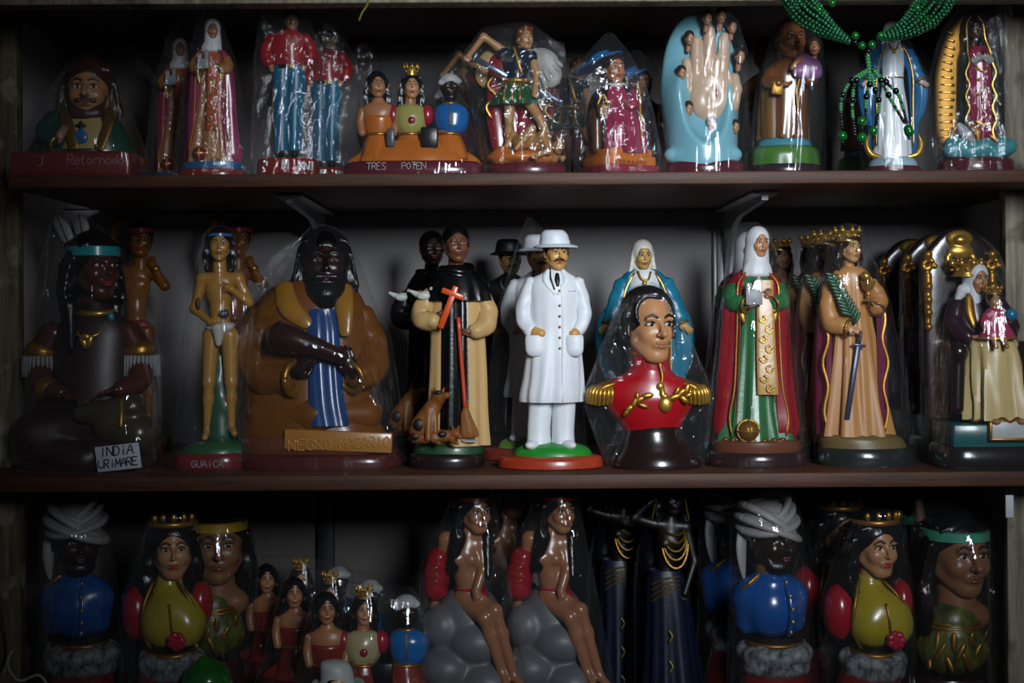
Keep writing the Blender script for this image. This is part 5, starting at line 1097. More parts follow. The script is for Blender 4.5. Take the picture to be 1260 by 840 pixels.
# open hand plaque ringed with small heads
f = Fig('hand_plaque_figurine', 'arched light-blue plaque with a large open palm ringed by small heads', 'figurine', 864, .085, 'top')
b = f.yb; sky = paint('#6fa6b4', .3, 0, .25, 60, .25, 1.0, .3); palm = skin('#b59b82', .3)
plinth(f, [(b, 868, 48, 34), (b-3, 868, 50, 36), (b-16, 868, 49, 35), (b-20, 868, 44, 31)], enamel('#4a1220', .2))
f.add('cloud', sdf([E((864, 10, -95), (47, 17, 82), 6), C((864, 10, -120), (866, 8, -196), 46, 44, 14), E((868, -34, -105), (33, 28, 72), 8, True)] + [S((826 + 11*k, -20 + abs(k-3.5)*2, -192), 9, 5) for k in range(8)], 1.7), sky)
hp = [E((878, -6, -122), (32, 13, 34), 5), E((876, -8, -100), (26, 10, 16), 6), E((862, -12, -128), (12, 8, 16), 6)]
for (x0, y0, x1, y1, r0, r1) in ((872, 98, 874, 40, 9, 7.5), (888, 98, 893, 48, 8.5, 7), (857, 102, 858, 52, 8.5, 7), (846, 112, 846, 78, 7, 6)):
    xm, ym = (x0+x1)/2, (y0+y1)/2
    hp += [C((x0, -6, -y0), (xm, -8, -ym), r0, r0*.95, 1.6), C((xm, -8, -ym), (x1, -6, -y1), r0*.95, r1, 1.5)]
hp += [C((900, -8, -132), (905, -10, -112), 9, 8, 4), C((905, -10, -112), (904, -9, -98), 8, 6.5, 2), E((878, -24, -120), (9, 6, 12), 5, True)]
hd = f.add('open_hand', sdf(hp, 1.3), palm)
f.add('wound', ell((881, 118, -18.5), (1.2, 1, 6.5), 10), enamel('#8a1418', .25), hd, False)
for (x, y, s) in ((869, 27, 1), (886, 24, 1.05), (900, 36, 1), (848, 50, 1), (838, 92, 1), (846, 136, 1.05), (909, 72, 1.1), (874, 154, .9), (903, 158, .95)):
    yy = -16 if 850 < x < 900 else -10
    Mh = f.hm(x, y - 9*s, y + 8*s, yy - 4, 15, 12)
    h_ = f.add('small_head', xf(head_tpl('f', .05), Mh), skin('#9a7254')); f.hair(Mh, hairm('#2e1a12', .35), 'short', h=.06, parent=h_)
bag(f, 2.5, 141, .8, mat=SOFT_FILM, spread=1.02, tuft=[(862, 10, 0)])

# brown-robed man carrying a child
f = Fig('brown_robe_man_figurine', 'brown-robed man carrying a pink child on a green mound, tightly wrapped', 'figurine', 966, .085, 'top', group='brown robed men')
b = f.yb; br = enamel('#5f3718', .3); sk = skin('#8a542c')
plinth(f, [(b, 968, 42, 32), (b-3, 968, 44, 34), (b-12, 968, 43, 33), (b-15, 968, 40, 30)], enamel('#24141c', .25))
f.add('mound', loft([(b-14, 967, 42, 32), (b-24, 967, 42, 32), (b-34, 967, 39, 29), (b-38, 967, 32, 23)], 44, 12, folds=(9, .04, 3)), enamel('#3f6a26', .3))
f.add('water', loft([(b-37, 967, 33, 24), (b-44, 967, 31, 22), (b-48, 967, 22, 16)], 36, 8), enamel('#3c7c90', .25))
f.add('robe', loft([(72, 972, 10, 9), (80, 972, 20, 14), (95, 971, 25, 17), (120, 970, 25, 18), (150, 969, 26, 19), (b-46, 968, 27, 20)], 60, 36, folds=(8, .08, 11, .7)), br)
f.add('cloak', loft([(74, 972, 15, 11, 3), (84, 970, 24, 15, 4), (110, 966, 29, 19, 5), (150, 966, 31, 21, 6), (b-47, 966, 32, 22, 6)], 56, 34, folds=(8, .08, 2, .7), arc=(10, 260), th=3), enamel('#6a4a1c', .35))
f.add('cord', tube([(984, 92, -18), (978, 115, -21), (979, 140, -22)], [2.2, 2, 2.6], 8), OLDGOLD)
f.add('sleeve', tube([(952, 88, -2), (945, 103, -10), (958, 106, -20)], [9, 9, 8], 16, 12, wr=.06), br); f.add('sleeve', tube([(992, 86, -2), (1000, 98, -10), (990, 102, -20)], [8, 8, 7], 16, 12, wr=.06), br)
f.hand((960, 106, -21), (1, .1, -.3), (0, -.6, -1), 16, sk, True, .6)
f.add('book', rbox((954, 112, -22), (14, 5, 16), 1, (0, 8, 0)), OLDGOLD)
cb_ = f.add('child_gown', sdf([C((985, -20, -80), (996, -22, -88), 11, 12, 6), C((980, -22, -92), (1000, -22, -94), 8, 8, 5)], 1.4), enamel('#8a5a88', .3))
f.add('child_arm', tube([(982, 78, -28), (974, 84, -31), (970, 90, -31)], [4, 3.4, 2.6], 10), skin('#9a6440'), cb_)
Mc = f.hm(1000, 50, 72, -16, -8); f.head(Mc, skin('#9a6440'), 'f', name='child_head'); f.hair(Mc, hairm('#3a2010'), 'short', name='child_hair')
M = f.hm(975, 24, 74, -2, 10); f.head(M, sk, 'o', lips='#7a4028'); f.hair(M, hairm('#4a2a12', .35), 'receding', [C((-.33, .0, .4), (-.2, -.18, .08), .05, .05, .05), C((.33, .0, .4), (.2, -.18, .08), .05, .05, .05)])
for x in (960, 976): f.add('foot', ell((x, b-48, -20), (4, 7, 3), 10), sk)
bag(f, 2.5, 151, .9, mat=SOFT_FILM, spread=1.0, tuft=[(974, 18, 4)])
dup(f.root, 938, .20, 'shaded brown-robed figurine between the palm plaque and the front robed man', 'top')
dup(f.root, 1068, .22, 'brown-robed figurine in the shade behind the green beads', 'top')

# open-armed lady, small
gl = grace('small open-armed lady in blue mantle and white gown standing on a pale globe', (1100, .085), 'top', .672, '#1c5f8c', '#c4cbd0', '#bfc4c8', skin('#b59a80'), '#4a1a22', .2, True)
bag(gl, 2.5, 161, .7, mat=SOFT_FILM, spread=1.02)

# veiled lady with gold rays
f = Fig('gold_ray_lady_figurine', 'dark-veiled lady in magenta robe before a gold ray panel, loose plastic bag', 'figurine', 1200, .085, 'top')
b = f.yb; sk = skin('#3d2a22')
plinth(f, [(b, 1202, 46, 34), (b-3, 1202, 48, 36), (b-17, 1202, 47, 35), (b-21, 1202, 42, 31)], enamel('#4a141c', .2))
f.add('clouds', sdf([E((1202, 0, -190), (42, 28, 12), 5)] + [S((1166 + 10*k, -18 - 6*math.sin(k*.45), -186 + 4*math.sin(k*2.1)), 10, 4) for k in range(8)] + [S((1172 + 12*k, -4, -178), 10, 4) for k in range(6)], 1.6), paint('#3f8a92', .35))
ry = f.add('ray_panel', loft([(190, 1184, 18, 5, 16), (150, 1178, 22, 5, 16), (100, 1178, 22, 5, 16), (50, 1184, 17, 5, 16), (26, 1190, 10, 4, 16), (18, 1192, 4, 3, 16)], 36, 28), OLDGOLD)
for k in range(16): f.add('ray', tube([(1178 + 2*math.sin(k), 40 + k*9, 11), (1163 - 3*math.sin(k*.2 + .3) + (10 - k)*.9*(1 if k < 8 else .2), 36 + k*9.4, 12)], [2.2, .8], 6), GOLD, ry)
f.add('gown', loft([(58, 1206, 9, 8), (66, 1206, 15, 11), (90, 1206, 15, 12), (130, 1207, 15, 13), (165, 1209, 17, 15), (184, 1213, 19, 15)], 48, 34, folds=(8, .12, 5)), enamel('#8a1c42', .3))
f.add('mantle', loft([(20, 1199, 6, 7, 2), (26, 1199, 11, 12, 2), (40, 1199, 13, 14, 3), (56, 1202, 15, 14, 4), (72, 1204, 21, 15, 5), (110, 1204, 22, 16, 6), (150, 1204, 23, 17, 6), (182, 1204, 24, 18, 6)], 52, 40, folds=(8, .07, 9, .8), arc=(-48, 228), th=2.5), enamel('#26382e', .3))
for s in (-1, 1):
    pts = [(1199 + s*4, 20, -6), (1199 + s*10, 32, -8), (1200 + s*11, 48, -9), (1204 + s*14, 66, -8)]
    for k in range(8): pts.append((1205 + s*(15 + (3.5 if k % 2 else -1)), 78 + k*14, -11))
    f.add('mantle_trim', tube(pts, 1.2, 6, 60), GOLD2)
f.add('gown_trim', [tube([(1196, 150, -14), (1208, 156, -16), (1222, 150, -13)], 1.3, 6), tube([(1198, 82, -12), (1207, 90, -14), (1216, 84, -11)], 1.3, 6), tube([(1214, 168, -15), (1224, 178, -16), (1226, 186, -15)], 1.5, 6)], GOLD)
f.add('gown_flowers', [ell((1202 + 8*(k % 2), 100 + 9*k, -13.5), (1.8, 1, 2.2), 8) for k in range(7)], GOLD)
f.add('cuff', sdf([C((1198, -10, -76), (1206, -18, -72), 5, 4, 3), C((1216, -10, -76), (1208, -18, -72), 5, 4, 3)], 1.2), paint('#a9a4a0', .5))
f.hand((1204, 72, -20), (.2, -1, -.2), (1, 0, 0), 11, sk, False, .15); f.hand((1209, 72, -20), (-.2, -1, -.2), (-1, 0, 0), 11, sk, True, .15)
f.add('wing', [ell((1182, 164, -18), (6, 2.5, 13), 14, (0, -38, 0)), ell((1188, 170, -19), (5, 2.5, 11), 14, (0, -30, 0))], paint('#8c9194', .4))
f.add('drape_fold', tube([(1188, 150, -12), (1196, 164, -20), (1198, 178, -22)], [3, 5, 2], 10), GOLD)
M = f.hm(1200, 24, 50, -2, 6, 8); f.head(M, sk, 'f')
f.hair(M, hairm('#0c0908'), 'long')
bag(f, 5, 171, 2.4, mat=CRINKLE, spread=1.04, tuft=[(1240, 2, 0), (1190, 2, 4), (1254, 190, 0), (1160, 60, 10)])
crumple(f, [(1215, 52, -8), (1235, 50, -10), (1252, 60, -6)], [8, 16, 18], 22, amp=2.2)
FUR = wood('fur', '#09090a', '#8f9496', .6, (34, 34, 22), 1.0); LEAFY = wood('leafy', '#12250f', '#6b6a2a', .3, (22, 22, 8), .9)
# ------------------------------------------------------------------ BOTTOM SHELF (the frame cuts it off low)
def turban_bust(label, at, group):
    f = Fig('turban_man_bust', label, 'bust', 946, .10, 'low', at, 1.0, group)
    b = f.yb; blue = enamel('#0d4688', .22); dk = skin('#24130d', .25)
    plinth(f, [(b, 950, 54, 42), (b-4, 950, 57, 44), (b-40, 950, 54, 42), (b-46, 950, 50, 38)], enamel('#3a1412', .25))
    f.add('red_sash', loft([(b-44, 950, 50, 38), (b-70, 950, 44, 34), (820, 951, 38, 30)], 48, 10, folds=(9, .05, 3)), enamel('#6a1414', .25))
    fu = f.add('fur_roll', sdf([S((951 + 34*math.cos(a), 27*math.sin(a), -803 + 3*math.sin(a*5)), 12 + 2*math.sin(a*7), 4) for a in np.linspace(0, 6.28, 18)] + [S((951 + 32*math.cos(a), 25*math.sin(a), -818), 11, 4) for a in np.linspace(.2, 6.4, 14)], 2.2), FUR)
    f.add('waist', loft([(808, 951, 32, 25), (792, 950, 33, 26), (780, 950, 36, 27)], 36, 8), paint('#15110f', .4))
    f.add('belt', tube(ringp(788, 950, 33, 26, 0, -2), 3.2, 8, 40), OLDGOLD)
    f.add('jacket', sdf([C((922, 0, -728), (970, 0, -728), 20, 19, 10), E((946, -6, -745), (36, 28, 38), 10), C((915, 0, -735), (917, -2, -765), 17, 14, 8), C((977, 0, -735), (975, -2, -765), 15, 12, 8), C((946, 0, -712), (946, 0, -698), 24, 16, 8), E((944, -14, -748), (26, 20, 28), 8)], 1.8), blue)
    f.add('collar', loft([(714, 947, 22, 20), (706, 947, 20, 19), (694, 946, 18.5, 18), (692, 946, 16, 16)], 36, 8), gold('#9a7a3a', .4))
    f.add('shoulder_trim', tube([(930, 704, -12), (915, 716, -16), (908, 722, -12)], [2.5, 2.5, 2], 8), GOLD)
    pk = f.add('placket', tube([(958, 702, -14), (963, 725, -31), (965, 750, -36), (962, 775, -32)], [2.5, 3, 3, 2], 10, flat=.5), blue)
    for (x, y, d) in ((961, 712, -24), (964, 727, -34), (966, 742, -38.5), (966, 757, -38.5), (964, 770, -36)): f.add('button', ell((x, y, d), (2.4, 1.8, 2.8), 10), GOLD2)
    M = f.hm(947, 624, 702, -1, 28); f.head(M, dk, 'm', brow='#070504', lips='#5a2a24', eye='#a59a8c')
    f.add('beard', xf(sdf([E((0, -.19, .1), (.22, .18, .16)), C((-.25, -.1, .42), (-.16, -.22, .12), .05, .08, .05), C((.25, -.1, .42), (.16, -.22, .12), .05, .08, .05), C((-.12, -.37, .29), (.12, -.37, .29), .03, .03, .04), E((0, .2, .4), (.3, .22, .25), .08), E((0, -.45, .24), (.07, .08, .035), .03, True)], .026), M), hairm('#070505', .35))
    tw = paint('#8d8988', .5, 0, .5, 120, .2, 1, 0)
    tu = f.add('turban', xf(sdf([E((0, .10, .80), (.40, .45, .30)), E((0, .12, .62), (.385, .42, .24), .05), E((0, -.46, .46), (.30, .24, .26), .05, True)], .026), M), tw)
    for k in range(6):
        ph = k * .9; tl = (-.16, .10, -.24, .18, -.08, .22)[k]; zc = .68 + .06*k; rr = .43 - .026*k
        f.add('turban_wrap', xf(tube([(rr*math.cos(a_), -(zc + tl*math.cos(a_) + .05*math.sin(a_)), .09 + (rr + .05)*math.sin(a_)) for a_ in np.linspace(-math.pi, math.pi, 22)], .068 - .003*k, 10, 50, 1.5), M), tw, tu)
    f.add('turban_tail', xf(tube([(-.30, -.72, .28), (-.40, -.45, .24), (-.42, -.15, .20), (-.40, .1, .18)], [.10, .10, .08, .03], 12, 16, .5), M), tw, tu)
    bag(f, 2.5, 181, .8, tuft=[(930, 618, 4)])
    return f
tb = turban_bust('turbaned dark man bust in bright blue jacket, right side of the lower shelf', (946, .10), 'turban man busts')
dup(tb.root, 905, .225, 'turbaned man bust half hidden behind the right-hand blue one')
dup(tb.root, 93, .12, 'turbaned dark man bust in blue jacket at the far left below', rz=-4)
for o in bpy.data.objects:
    if o.parent is None and o.name.startswith('turban_man_bust'): o.location.z = SHELF['low']

def crowned_bust(label, at, group):
    f = Fig('crowned_woman_bust', label, 'bust', 1068, .09, 'low', at, 1.0, group)
    b = f.yb; yel = enamel('#9a8a1e', .28); sk = skin('#a5764e')
    plinth(f, [(b, 1066, 52, 40), (b-4, 1066, 55, 42), (b-40, 1066, 52, 40), (b-46, 1066, 48, 37)], enamel('#3a1412', .25))
    f.add('red_sash', loft([(b-44, 1066, 48, 37), (b-70, 1066, 42, 33), (826, 1068, 37, 29)], 48, 10, folds=(9, .05, 5)), enamel('#6a1414', .25))
    f.add('fur_roll', sdf([S((1072 + 30*math.cos(a), 25*math.sin(a), -812 + 3*math.sin(a*5)), 11 + 2*math.sin(a*7), 4) for a in np.linspace(0, 6.28, 18)] + [S((1072 + 29*math.cos(a), 24*math.sin(a), -825), 10, 4) for a in np.linspace(.2, 6.4, 14)], 2.2), FUR)
    f.add('belt', tube(ringp(799, 1073, 27, 23, -2, -3), 4, 8, 40), OLDGOLD)
    f.add('waist', loft([(818, 1072, 28, 23), (800, 1072, 26, 22), (788, 1072, 30, 24)], 36, 8), paint('#15110f', .4))
    f.add('blouse', sdf([E((1076, -8, -758), (40, 30, 36), 6), E((1064, -16, -766), (22, 22, 24), 8), E((1096, -14, -766), (20, 22, 24), 8), C((1068, 2, -726), (1068, 2, -715), 22, 16, 8)], 1.8), yel)
    f.add('puff_sleeve', sdf([E((1030, 0, -752), (20, 24, 34), 6)], 1.9), enamel('#94121e', .25)); f.add('puff_sleeve', sdf([E((1108, 6, -742), (14, 20, 28), 6)], 1.9), enamel('#94121e', .25))
    f.add('bodice_trim', [tube([(1052, 712, -10), (1044, 740, -24), (1042, 772, -22), (1052, 792, -20)], 2.6, 8), tube([(1082, 712, -10), (1098, 730, -20), (1114, 755, -14)], 2.2, 8), tube([(1079, 735, -36), (1082, 755, -40), (1084, 785, -36)], 1.3, 6)], OLDGOLD)
    f.add('neckline', tube(ringp(722, 1070, 20, 19, -2, -8, -180, 0), 2.4, 8, 30), OLDGOLD)
    f.add('chest', loft([(728, 1070, 18, 18, -2), (716, 1069, 15, 14), (704, 1068, 12, 12), (694, 1068, 11, 12)], 30, 12), sk)
    f.add('rosette', sdf([E((1089, -40, -778), (10, 6, 11), 3)] + [S((1089 + 8*math.cos(a), -42, -778 + 8*math.sin(a)), 4, 2) for a in np.linspace(0, 5.5, 7)], 1.1), enamel('#a01430', .25))
    M = f.hm(1074, 634, 708, -2, 18); f.head(M, sk, 'f', brow='#0e0908', lips='#a01c24', eye='#b5ac9e')
    f.hair(M, hairm('#0c0908', .22), 'long', [C((-.42, .12, -.1), (-.5, .16, -.55), .16, .12, .08)], h=.027)
    f.add('tiara', [xf(tube([(.40*math.cos(a), -.92 + .0*a, .42*math.sin(a) + .05) for a in np.linspace(-3.1, 0, 20)], .045, 8, 30, .6), M), xf(merge(*[ell((.40*math.cos(a), -.99 - .06*math.sin(-a), .44*math.sin(a) + .03), (.05, .04, .07), 8) for a in np.linspace(-2.4, -.7, 5)]), M)], GOLD)
    bag(f, 2.5, 191, .8, tuft=[(1066, 626, 4)])
    return f
cw = crowned_bust('crowned woman bust in yellow blouse with red rosette, right side of the lower shelf', (1068, .09), 'crowned woman busts')
def low(o): o.location.z = SHELF['low']; return o
low(dup(cw.root, 1026, .225, 'crowned woman bust in the shade behind the right-hand yellow one'))
low(dup(cw.root, 205, .11, 'crowned woman bust in yellow blouse beside the left turbaned man', rz=-2))

def native_bust(label, at, band, group):
    f = Fig('headband_man_bust', label, 'bust', 1172, .12, 'low', at, 1.0, group)
    b = f.yb; sk = skin('#7a5136')
    plinth(f, [(b, 1165, 50, 40), (b-4, 1165, 53, 42), (b-50, 1165, 52, 41), (840, 1166, 46, 36), (830, 1166, 40, 32)], enamel('#2c1012', .25))
    f.add('leaf_collar', sdf([E((1168, -2, -796), (44, 36, 34), 6), C((1168, 0, -775), (1168, 0, -764), 36, 32, 6)], 2), LEAFY)
    f.add('gold_leaves', [ell((1168 + 40*math.cos(a)*(1 - .12*(k % 2)), 782 + 12*(k % 3), 38*math.sin(a)), (4, 2.5, 13), 10, (20*math.cos(a), 30*math.sin(k*2.1), math.degrees(a) + 90)) for k, a in enumerate(np.linspace(-3.0, -.15, 15))], OLDGOLD)
    f.add('neck_ring', [tube(ringp(766 - 5*k, 1168, 35 - 2*k, 31 - 2*k, 0, -2), 3, 8, 44) for k in range(2)], OLDGOLD)
    f.add('neck', sdf([C((1174, 2, -765), (1174, 2, -700), 27, 22, 8), C((1150, 4, -758), (1200, 4, -758), 16, 16, 12)], 2), sk)
    M = f.hm(1176, 630, 730, -2, 14); f.head(M, sk, 'o', brow='#1c100a', lips='#6a3a2a', eye='#a89c8c')
    f.hair(M, hairm('#0c0a0a', .22), 'long', [C((-.4, .05, .0), (-.42, .02, -.42), .14, .10, .08)], h=.026)
    f.add('headband', xf(loft([(-.80, 0, .35, .41, .08), (-.79, 0, .40, .455, .08), (-.68, 0, .405, .46, .08), (-.67, 0, .37, .43, .08)], 48, lin=True, caps=(False, False)), M), enamel(band, .35))
    fe = f.add('feather', loft([(660, 1142, 3, 2, 30), (640, 1140, 6, 2.5, 30), (618, 1138, 5, 2, 30), (608, 1138, 1, 1, 30)], 20, 12), paint('#5a3a30', .5))
    bag(f, 2.5, 201, .8)
    return f
native_bust('long-haired man bust with green headband at the right end of the lower shelf', (1172, .12), '#3a8a6c', 'headband man busts')
native_bust('man bust with yellow headband behind the left crowned woman', (262, .24), '#a8861c', 'headband man busts')
nb = bpy.data.objects['headband_man_bust']
low(dup(nb, 1132, .27, 'shaded headband man bust behind the one with the green headband'))

# trios, red version
t2 = trio('trio figurine in red skirts, front one on the lower shelf', (446, .10), 'low', '#7a2416', '#4a1018', '#a59a72', lettering=False, group='trio figurines', scale=1.12)
low(dup(t2.root, 404, .205, 'trio figurine in red skirts, middle one on the lower shelf'))
low(dup(t2.root, 368, .31, 'trio figurine in red skirts, rearmost on the lower shelf'))
for o in bpy.data.objects:
    if o.parent is None and o.name.startswith('trio_figurine') and o.location.z < -.2: o.location.z += .052
ris = mesh_obj('riser_box', *(lambda g: (g[0] - np.array([-.22, .2, -.373]), g[1]))(box_geo(-.335, -.10, .055, .40, -.3728, -.3212)), wood('riser_wood', '#4a3524', '#6a4d34')); ris.location = (-.22, .2, -.373)
tag(ris, 'low wooden riser under the red-skirted trios', 'box')

# woman seated on a rock
f = Fig('rock_woman_figurine', 'long-haired woman seated on a grey rock, left of the matching pair', 'figurine', 585, .12, 'low', (577, .12), 1.035, group='women seated on rocks')
b = f.yb; sk = skin('#8a5c40', .25); redc = enamel('#8a1220', .28)
f.add('rock', sdf([C((582, 14, -766), (586, 10, -b), 38, 50, 8), E((552, 2, -776), (25, 28, 28), 5), E((592, -10, -792), (34, 30, 26), 4), E((556, -8, -822), (32, 34, 26), 4), E((604, -14, -838), (34, 34, 26), 4), E((618, -6, -866), (32, 36, 32), 4), E((562, -12, -872), (32, 38, 28), 4), E((604, -16, -890), (36, 38, 28), 4)], 2.6), paint('#5d5e60', .45, 0, .5, 90, .25))
J = dict(chest=(578, 690, 0), pelvis=(583, 740, 0), neck=(584, 658, 0), sl=(556, 672, 2), sr=(598, 676, 0), el=(546, 715, 6), wl=(542, 748, 6), er=(600, 706, -10), wr=(592, 730, -20), fr=(596, 745, -26), hl=(576, 744, -2), hr=(592, 744, -4), kl=(602, 758, -34), kr=(614, 750, -32), al=(622, 822, -34), ar=(636, 826, -36), tl=(628, 834, -44), tr=(646, 836, -46))
f.add('body', body(J, 1.34, True, h=1.6), sk)
f.add('arm_cloth', tube([(550, 690, 4), (544, 716, 6), (543, 738, 6)], [15, 16, 15], 20, 14, wr=.05), redc)
f.add('gold_marks', [tube([(538, 706 + 8*k, -10), (546, 703 + 8*k, -11)], 1.2, 6) for k in range(3)], GOLD)
f.add('red_belt', sdf([E((585, 0, -730), (19, 15, 6), 3), E((596, -12, -738), (12, 8, 8), 4)], 1.5), redc)
M = f.hm(591, 612, 664, -2, 28); f.head(M, sk, 'f', brow='#0b0706', lips='#7a3a30'); f.hair(M, hairm('#0b0808', .22), 'long', [C((-.40, .08, -.1), (-.52, .12, -.75), .20, .16, .1), C((.2, -.2, -.1), (.1, -.42, -.95), .12, .07, .06)], h=.027)
f.add('headband', xf(loft([(-.86, 0, .34, .40, .08), (-.85, 0, .39, .44, .08), (-.76, 0, .40, .45, .08), (-.75, 0, .37, .42, .08)], 40, lin=True, caps=(False, False)), M), redc)
bag(f, 3, 211, .9, tuft=[(585, 606, 6)])
low(dup(f.root, 680, .12, 'long-haired woman seated on a grey rock, right of the matching pair'))
low(dup(f.root, 622, .26, 'dark shaded woman seated on a rock between the front pair'))

# dark lady with gold necklace in navy dress
f = Fig('dark_lady_figurine', 'dark lady in navy dress with gold necklaces, nearer of the two', 'figurine', 822, .12, 'low', group='dark ladies')
b = f.yb; nv = paint('#0c1428', .4); dk = skin('#0f0908', .45)
plinth(f, [(b, 822, 50, 40), (b-4, 822, 52, 42), (b-20, 822, 50, 40)], enamel('#120c0e', .25))
f.add('dress', loft([(700, 816, 20, 16), (716, 818, 25, 19), (740, 820, 27, 21), (790, 822, 31, 24), (850, 824, 38, 30), (b-18, 824, 44, 34)], 60, 44, folds=(9, .10, 5, .6)), nv)
f.add('cape', loft([(640, 815, 18, 14, 6), (680, 812, 30, 18, 8), (740, 812, 36, 22, 8), (820, 812, 38, 26, 8), (b-20, 814, 42, 30, 8)], 52, 36, folds=(8, .08, 2, .7), arc=(0, 190), th=3), enamel('#08080c', .25))
J = dict(chest=(822, 664, 0), pelvis=(818, 708, 0), neck=(824, 634, 0), sl=(803, 644, 0), sr=(842, 648, 0), el=(778, 636, -4), wl=(796, 618, -8), fl=(808, 612, -4), er=(852, 690, -4), wr=(840, 722, -16))
f.add('body', body(J, 1.05, True, h=1.5), dk)
f.add('necklace', [tube(ringp(650 + 4*k, 828, 11 + 1.2*k, 8 + k, -6, -(6 + 6*k), -180, 0), 1.6, 6, 28) for k in range(5)], gold('#7a5a22', .35))
f.add('waist_drape', [tube([(798, 716 + 7*k, -14), (814, 708 + 6*k, -21), (832, 706 + 5*k, -18)], [1.2, 1.4, 1], 6) for k in range(4)], gold('#7a6436', .4))
f.add('dress_trim', [tube([(818, 770 + 36*k, -25 - k*2), (822, 776 + 36*k, -27 - k*2), (818, 784 + 36*k, -27 - k*2)], 1.6, 6) for k in range(3)], gold('#8a7a4a', .4))
f.add('veil', loft([(586, 824, 8, 9, 4), (594, 824, 17, 17, 4), (612, 823, 20, 19, 5), (640, 818, 24, 18, 8), (680, 812, 30, 16, 12)], 44, 26, arc=(-30, 210), th=2.5), enamel('#08080c', .25))
for q in ([(807, 600, -8), (804, 620, -6), (800, 640, -2)], [(838, 600, -8), (842, 620, -6), (846, 640, -2)]): f.add('veil_trim', tube(q, 1.3, 6), gold('#7a6436', .4))
M = f.hm(825, 590, 632, -2, 14); f.head(M, dk, 'f', lips='#2a1010', eye='#4a4038'); f.hair(M, hairm('#060505'), 'long')
low(dup(f.root, 764, .20, 'dark lady in navy dress, farther of the two'))

# hatted bust and green-capped bust whose tops just rise into the picture
f = Fig('pale_hat_bust', 'bust in a pale grey hat, only its top showing at the lower edge', 'bust', 411, .04, 'low')
b = f.yb; gh = paint('#a9b0ac', .45, 0, .25, 200, .1)
f.add('hat', [loft([(812, 407, 8, 7), (814, 408, 15, 13), (820, 410, 19, 17), (834, 412, 21, 19), (840, 412, 22, 20)], 40, 16), loft([(840, 412, 20, 18), (838, 413, 31, 26), (841, 413, 33, 28), (844, 413, 30, 26), (845, 413, 18, 16)], 44, 14)], gh)
M = f.hm(412, 818, 878, 0, 10); f.head(M, SK_Y, 'm', mustache='#0d0a08'); f.hair(M, hairm(), 'short')
f.add('coat', loft([(874, 412, 12, 11), (884, 412, 28, 18), (898, 412, 40, 22), (b-18, 412, 42, 26)], 44, 18), gh)
plinth(f, [(b, 412, 44, 32), (b-14, 412, 46, 34), (b-18, 412, 42, 30)], enamel('#3a1412', .25))
f = Fig('green_cap_bust', 'bust in a glossy green cap, only the cap showing at the lower edge', 'bust', 252, .045, 'low')
b = f.yb; gc = enamel('#1f5a22', .2)
M = f.hm(252, 818, 885, 0, 8); f.head(M, skin('#7a4c30'), 'm')
f.add('cap', xf(sdf([E((0, .05, .72), (.44, .48, .36)), C((-.36, -.1, .62), (.36, -.1, .62), .12, .12, .1), S((-.05, 0, 1.05), .12, .12), E((0, -.45, .38), (.3, .25, .25), .05, True)], .03), M), gc)
f.add('coat', loft([(882, 252, 12, 11), (892, 252, 28, 18), (906, 252, 38, 22), (b-16, 252, 40, 26)], 44, 18), gc)
plinth(f, [(b, 252, 42, 32), (b-12, 252, 44, 34), (b-16, 252, 40, 30)], enamel('#3a1412', .25))

# ------------------------------------------------------------------ green bead rosary hanging from the top rail
Yr = -.03; ur = (D + Yr) / F
def wp(px, py, y=0): return np.array([(px - 630) * ur, Yr + y * ur, ZC + (HY - py - ROLL*(px-630)) * ur])
ros = bpy.data.objects.new('bead_rosary', None); COL.objects.link(ros); ros.location = wp(1066, 0)
tag(ros, 'green and black bead rosary with tassels hanging from the top rail', 'rosary')
BG = enamel('#0f5a30', .2); BG2 = enamel('#2f7a44', .3); BK = enamel('#0a0c10', .15); BL = enamel('#0a5a1e', .1)
def beads(name, pts, r, mat, parent=ros):
    t = ell((0, 0, 0), 1.0, 8); gs = []
    for p in pts: gs.append((t[0] * r * ur + p - np.array(ros.location), t[1]))
    g = merge(*gs); o = mesh_obj(name, g[0], g[1], mat, parent, 80)
    if len(pts) > 1: o['kind'] = 'stuff'
    return o
def along(path, step, m=60):
    P = pch(np.array(path, float), 200, False); d = np.r_[0, np.cumsum(np.linalg.norm(np.diff(P[:, :2], axis=0), axis=1))]
    out = [];
    for s in np.arange(0, d[-1], step): out.append([np.interp(s, d, P[:, k]) for k in range(P.shape[1])])
    return out
r = random.Random(5)
for (pth, w) in (([(1060, -70), (1010, -58), (974, -28), (988, 6), (1018, 34), (1050, 52)], 17), ([(1072, -70), (1132, -60), (1170, -30), (1148, 8), (1118, 34), (1082, 48)], 19)):
    core = along(pth, 4.6)
    for k in range(15):
        a0 = k * 2*math.pi/15; pts = []
        for i, q in enumerate(core):
            t = i / len(core); ww = w * math.sin(math.pi * min(1, .25 + .75*(1-t)) ) if t > .55 else w
            ww = w * min(1.0, .2 + t*2.0) * (1.0 if t < .72 else max(.15, 1 - (t-.72)/.30)); nx = core[min(i+1, len(core)-1)]; pv_ = core[max(i-1, 0)]
            dx, dy = nx[0]-pv_[0], nx[1]-pv_[1]; L = math.hypot(dx, dy) or 1
            a = a0 + t*1.5; off = ww*math.cos(a) + r.uniform(-.6, .6)
            pts.append(wp(q[0] - dy/L*off, q[1] + dx/L*off, -ww*math.sin(a)*.9))
        beads('bead_strand', pts, 2.5, BG if k % 2 else enamel('#0b4526', .2))
for (x, y) in ((1024, 6), (1052, 46), (1012, -2), (1148, -6), (1128, 12), (1140, 26), (1083, 46), (1060, 58), (1072, 57), (1136, 4), (1008, 14)):
    beads('large_bead', [wp(x, y, -10)], 5.2, BL)
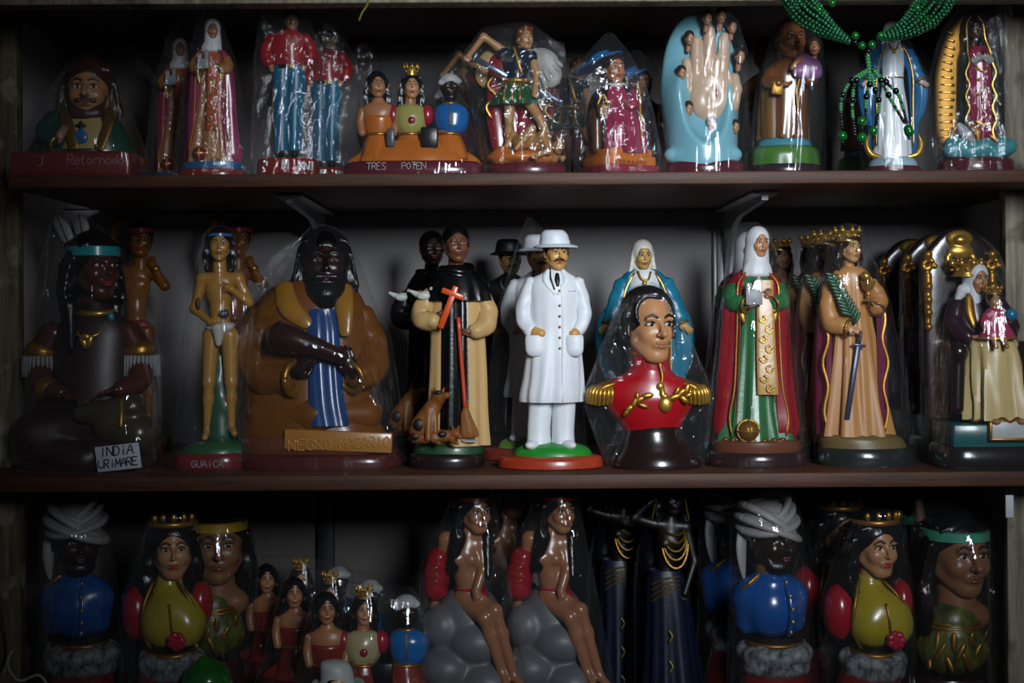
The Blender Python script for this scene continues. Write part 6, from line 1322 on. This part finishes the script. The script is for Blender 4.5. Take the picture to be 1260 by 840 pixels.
for (x, y) in ((1053, 53), (1080, 50), (1067, 68), (1069, 64)): beads('black_bead', [wp(x, y, -6)], 3.4, BK)
def strand(path, end, seed):
    core = along(path, 3.6); n = len(core); cols = {0: [], 1: []}
    for i, q in enumerate(core):
        cols[1 if (i % 15) in (0, 7, 8) or i > n*.74 else 0].append(wp(q[0], q[1], -6))
    beads('tassel_strand', cols[0], 2.5, BG2); beads('tassel_strand', cols[1], 2.3, BK)
    for (x, y) in path[1:-1]: beads('black_bead', [wp(x, y, -7)], 4.2, BK)
    beads('large_bead', [wp(end[0], end[1], -7)], 6.2, BL); beads('black_bead', [wp(end[0], end[1] + 8, -7)], 2.0, BK)
beads('tassel_strand', [wp(1068 + .4*i, 70 + 4*i, -6) for i in range(6)], 3.4, BG2)
strand([(1069, 86), (1048, 100), (1037, 118), (1036, 160)], (1036, 168), 1)
strand([(1069, 88), (1054, 100), (1049, 124), (1052, 168)], (1060, 170), 2)
strand([(1070, 90), (1070, 105), (1066, 120), (1066, 150)], (1060, 150), 3)
strand([(1072, 90), (1077, 112), (1081, 124), (1078, 156)], (1074, 162), 4)
strand([(1074, 86), (1084, 100), (1093, 118), (1114, 154)], (1117, 160), 5)
strand([(1075, 86), (1090, 102), (1102, 113), (1116, 152)], (1118, 163), 6)
hook = mesh_obj('hook', *(lambda g: (g[0] - np.array(ros.location), g[1]))(tube([wp(1066, -66, 22), wp(1066, -66, -12), wp(1066, -72, -20)], 2.2*ur, 10, raw=True)), METAL, ros)

# string end and cable
def lone(name, pts, r, mat, label, cat, yy):
    u = (D + yy) / F; P = [np.array([(x - 630)*u, yy + d*u, ZC + (HY - y - ROLL*(x-630))*u]) for (x, y, d) in pts]
    g = tube(P, r*u, 8, 8*len(P), raw=True); c = P[0]
    o = mesh_obj(name, g[0] - c, g[1], mat); o.location = c; tag(o, label, cat); return o
lone('string_end', [(458, -8, 0), (453, 8, 0), (448, 16, -2), (444, 25, 0)], 1.3, paint('#7a6a1e', .6), 'frayed yellow string end hanging from the top rail', 'string', -.014)
lone('cable', [(2, 830, 0), (10, 806, -4), (13, 800, -4), (9, 815, -6), (22, 836, -4), (46, 830, -2), (60, 850, 0)], 1.8, paint('#9a9478', .5), 'thin cream cable looping by the left post', 'cable', -.02)
lone('cable', [(-4, 750, 0), (4, 790, -2), (3, 812, 0), (-6, 830, 0)], 2.2, paint('#1a1a22', .4), 'black cable curve at the left edge of the shelving', 'cable', -.02)
tp = upart('tape', box_geo(.607, .617, .0025, .0045, -.058, -.03), paint('#b9bdc4', .6), 'scrap of white tape')
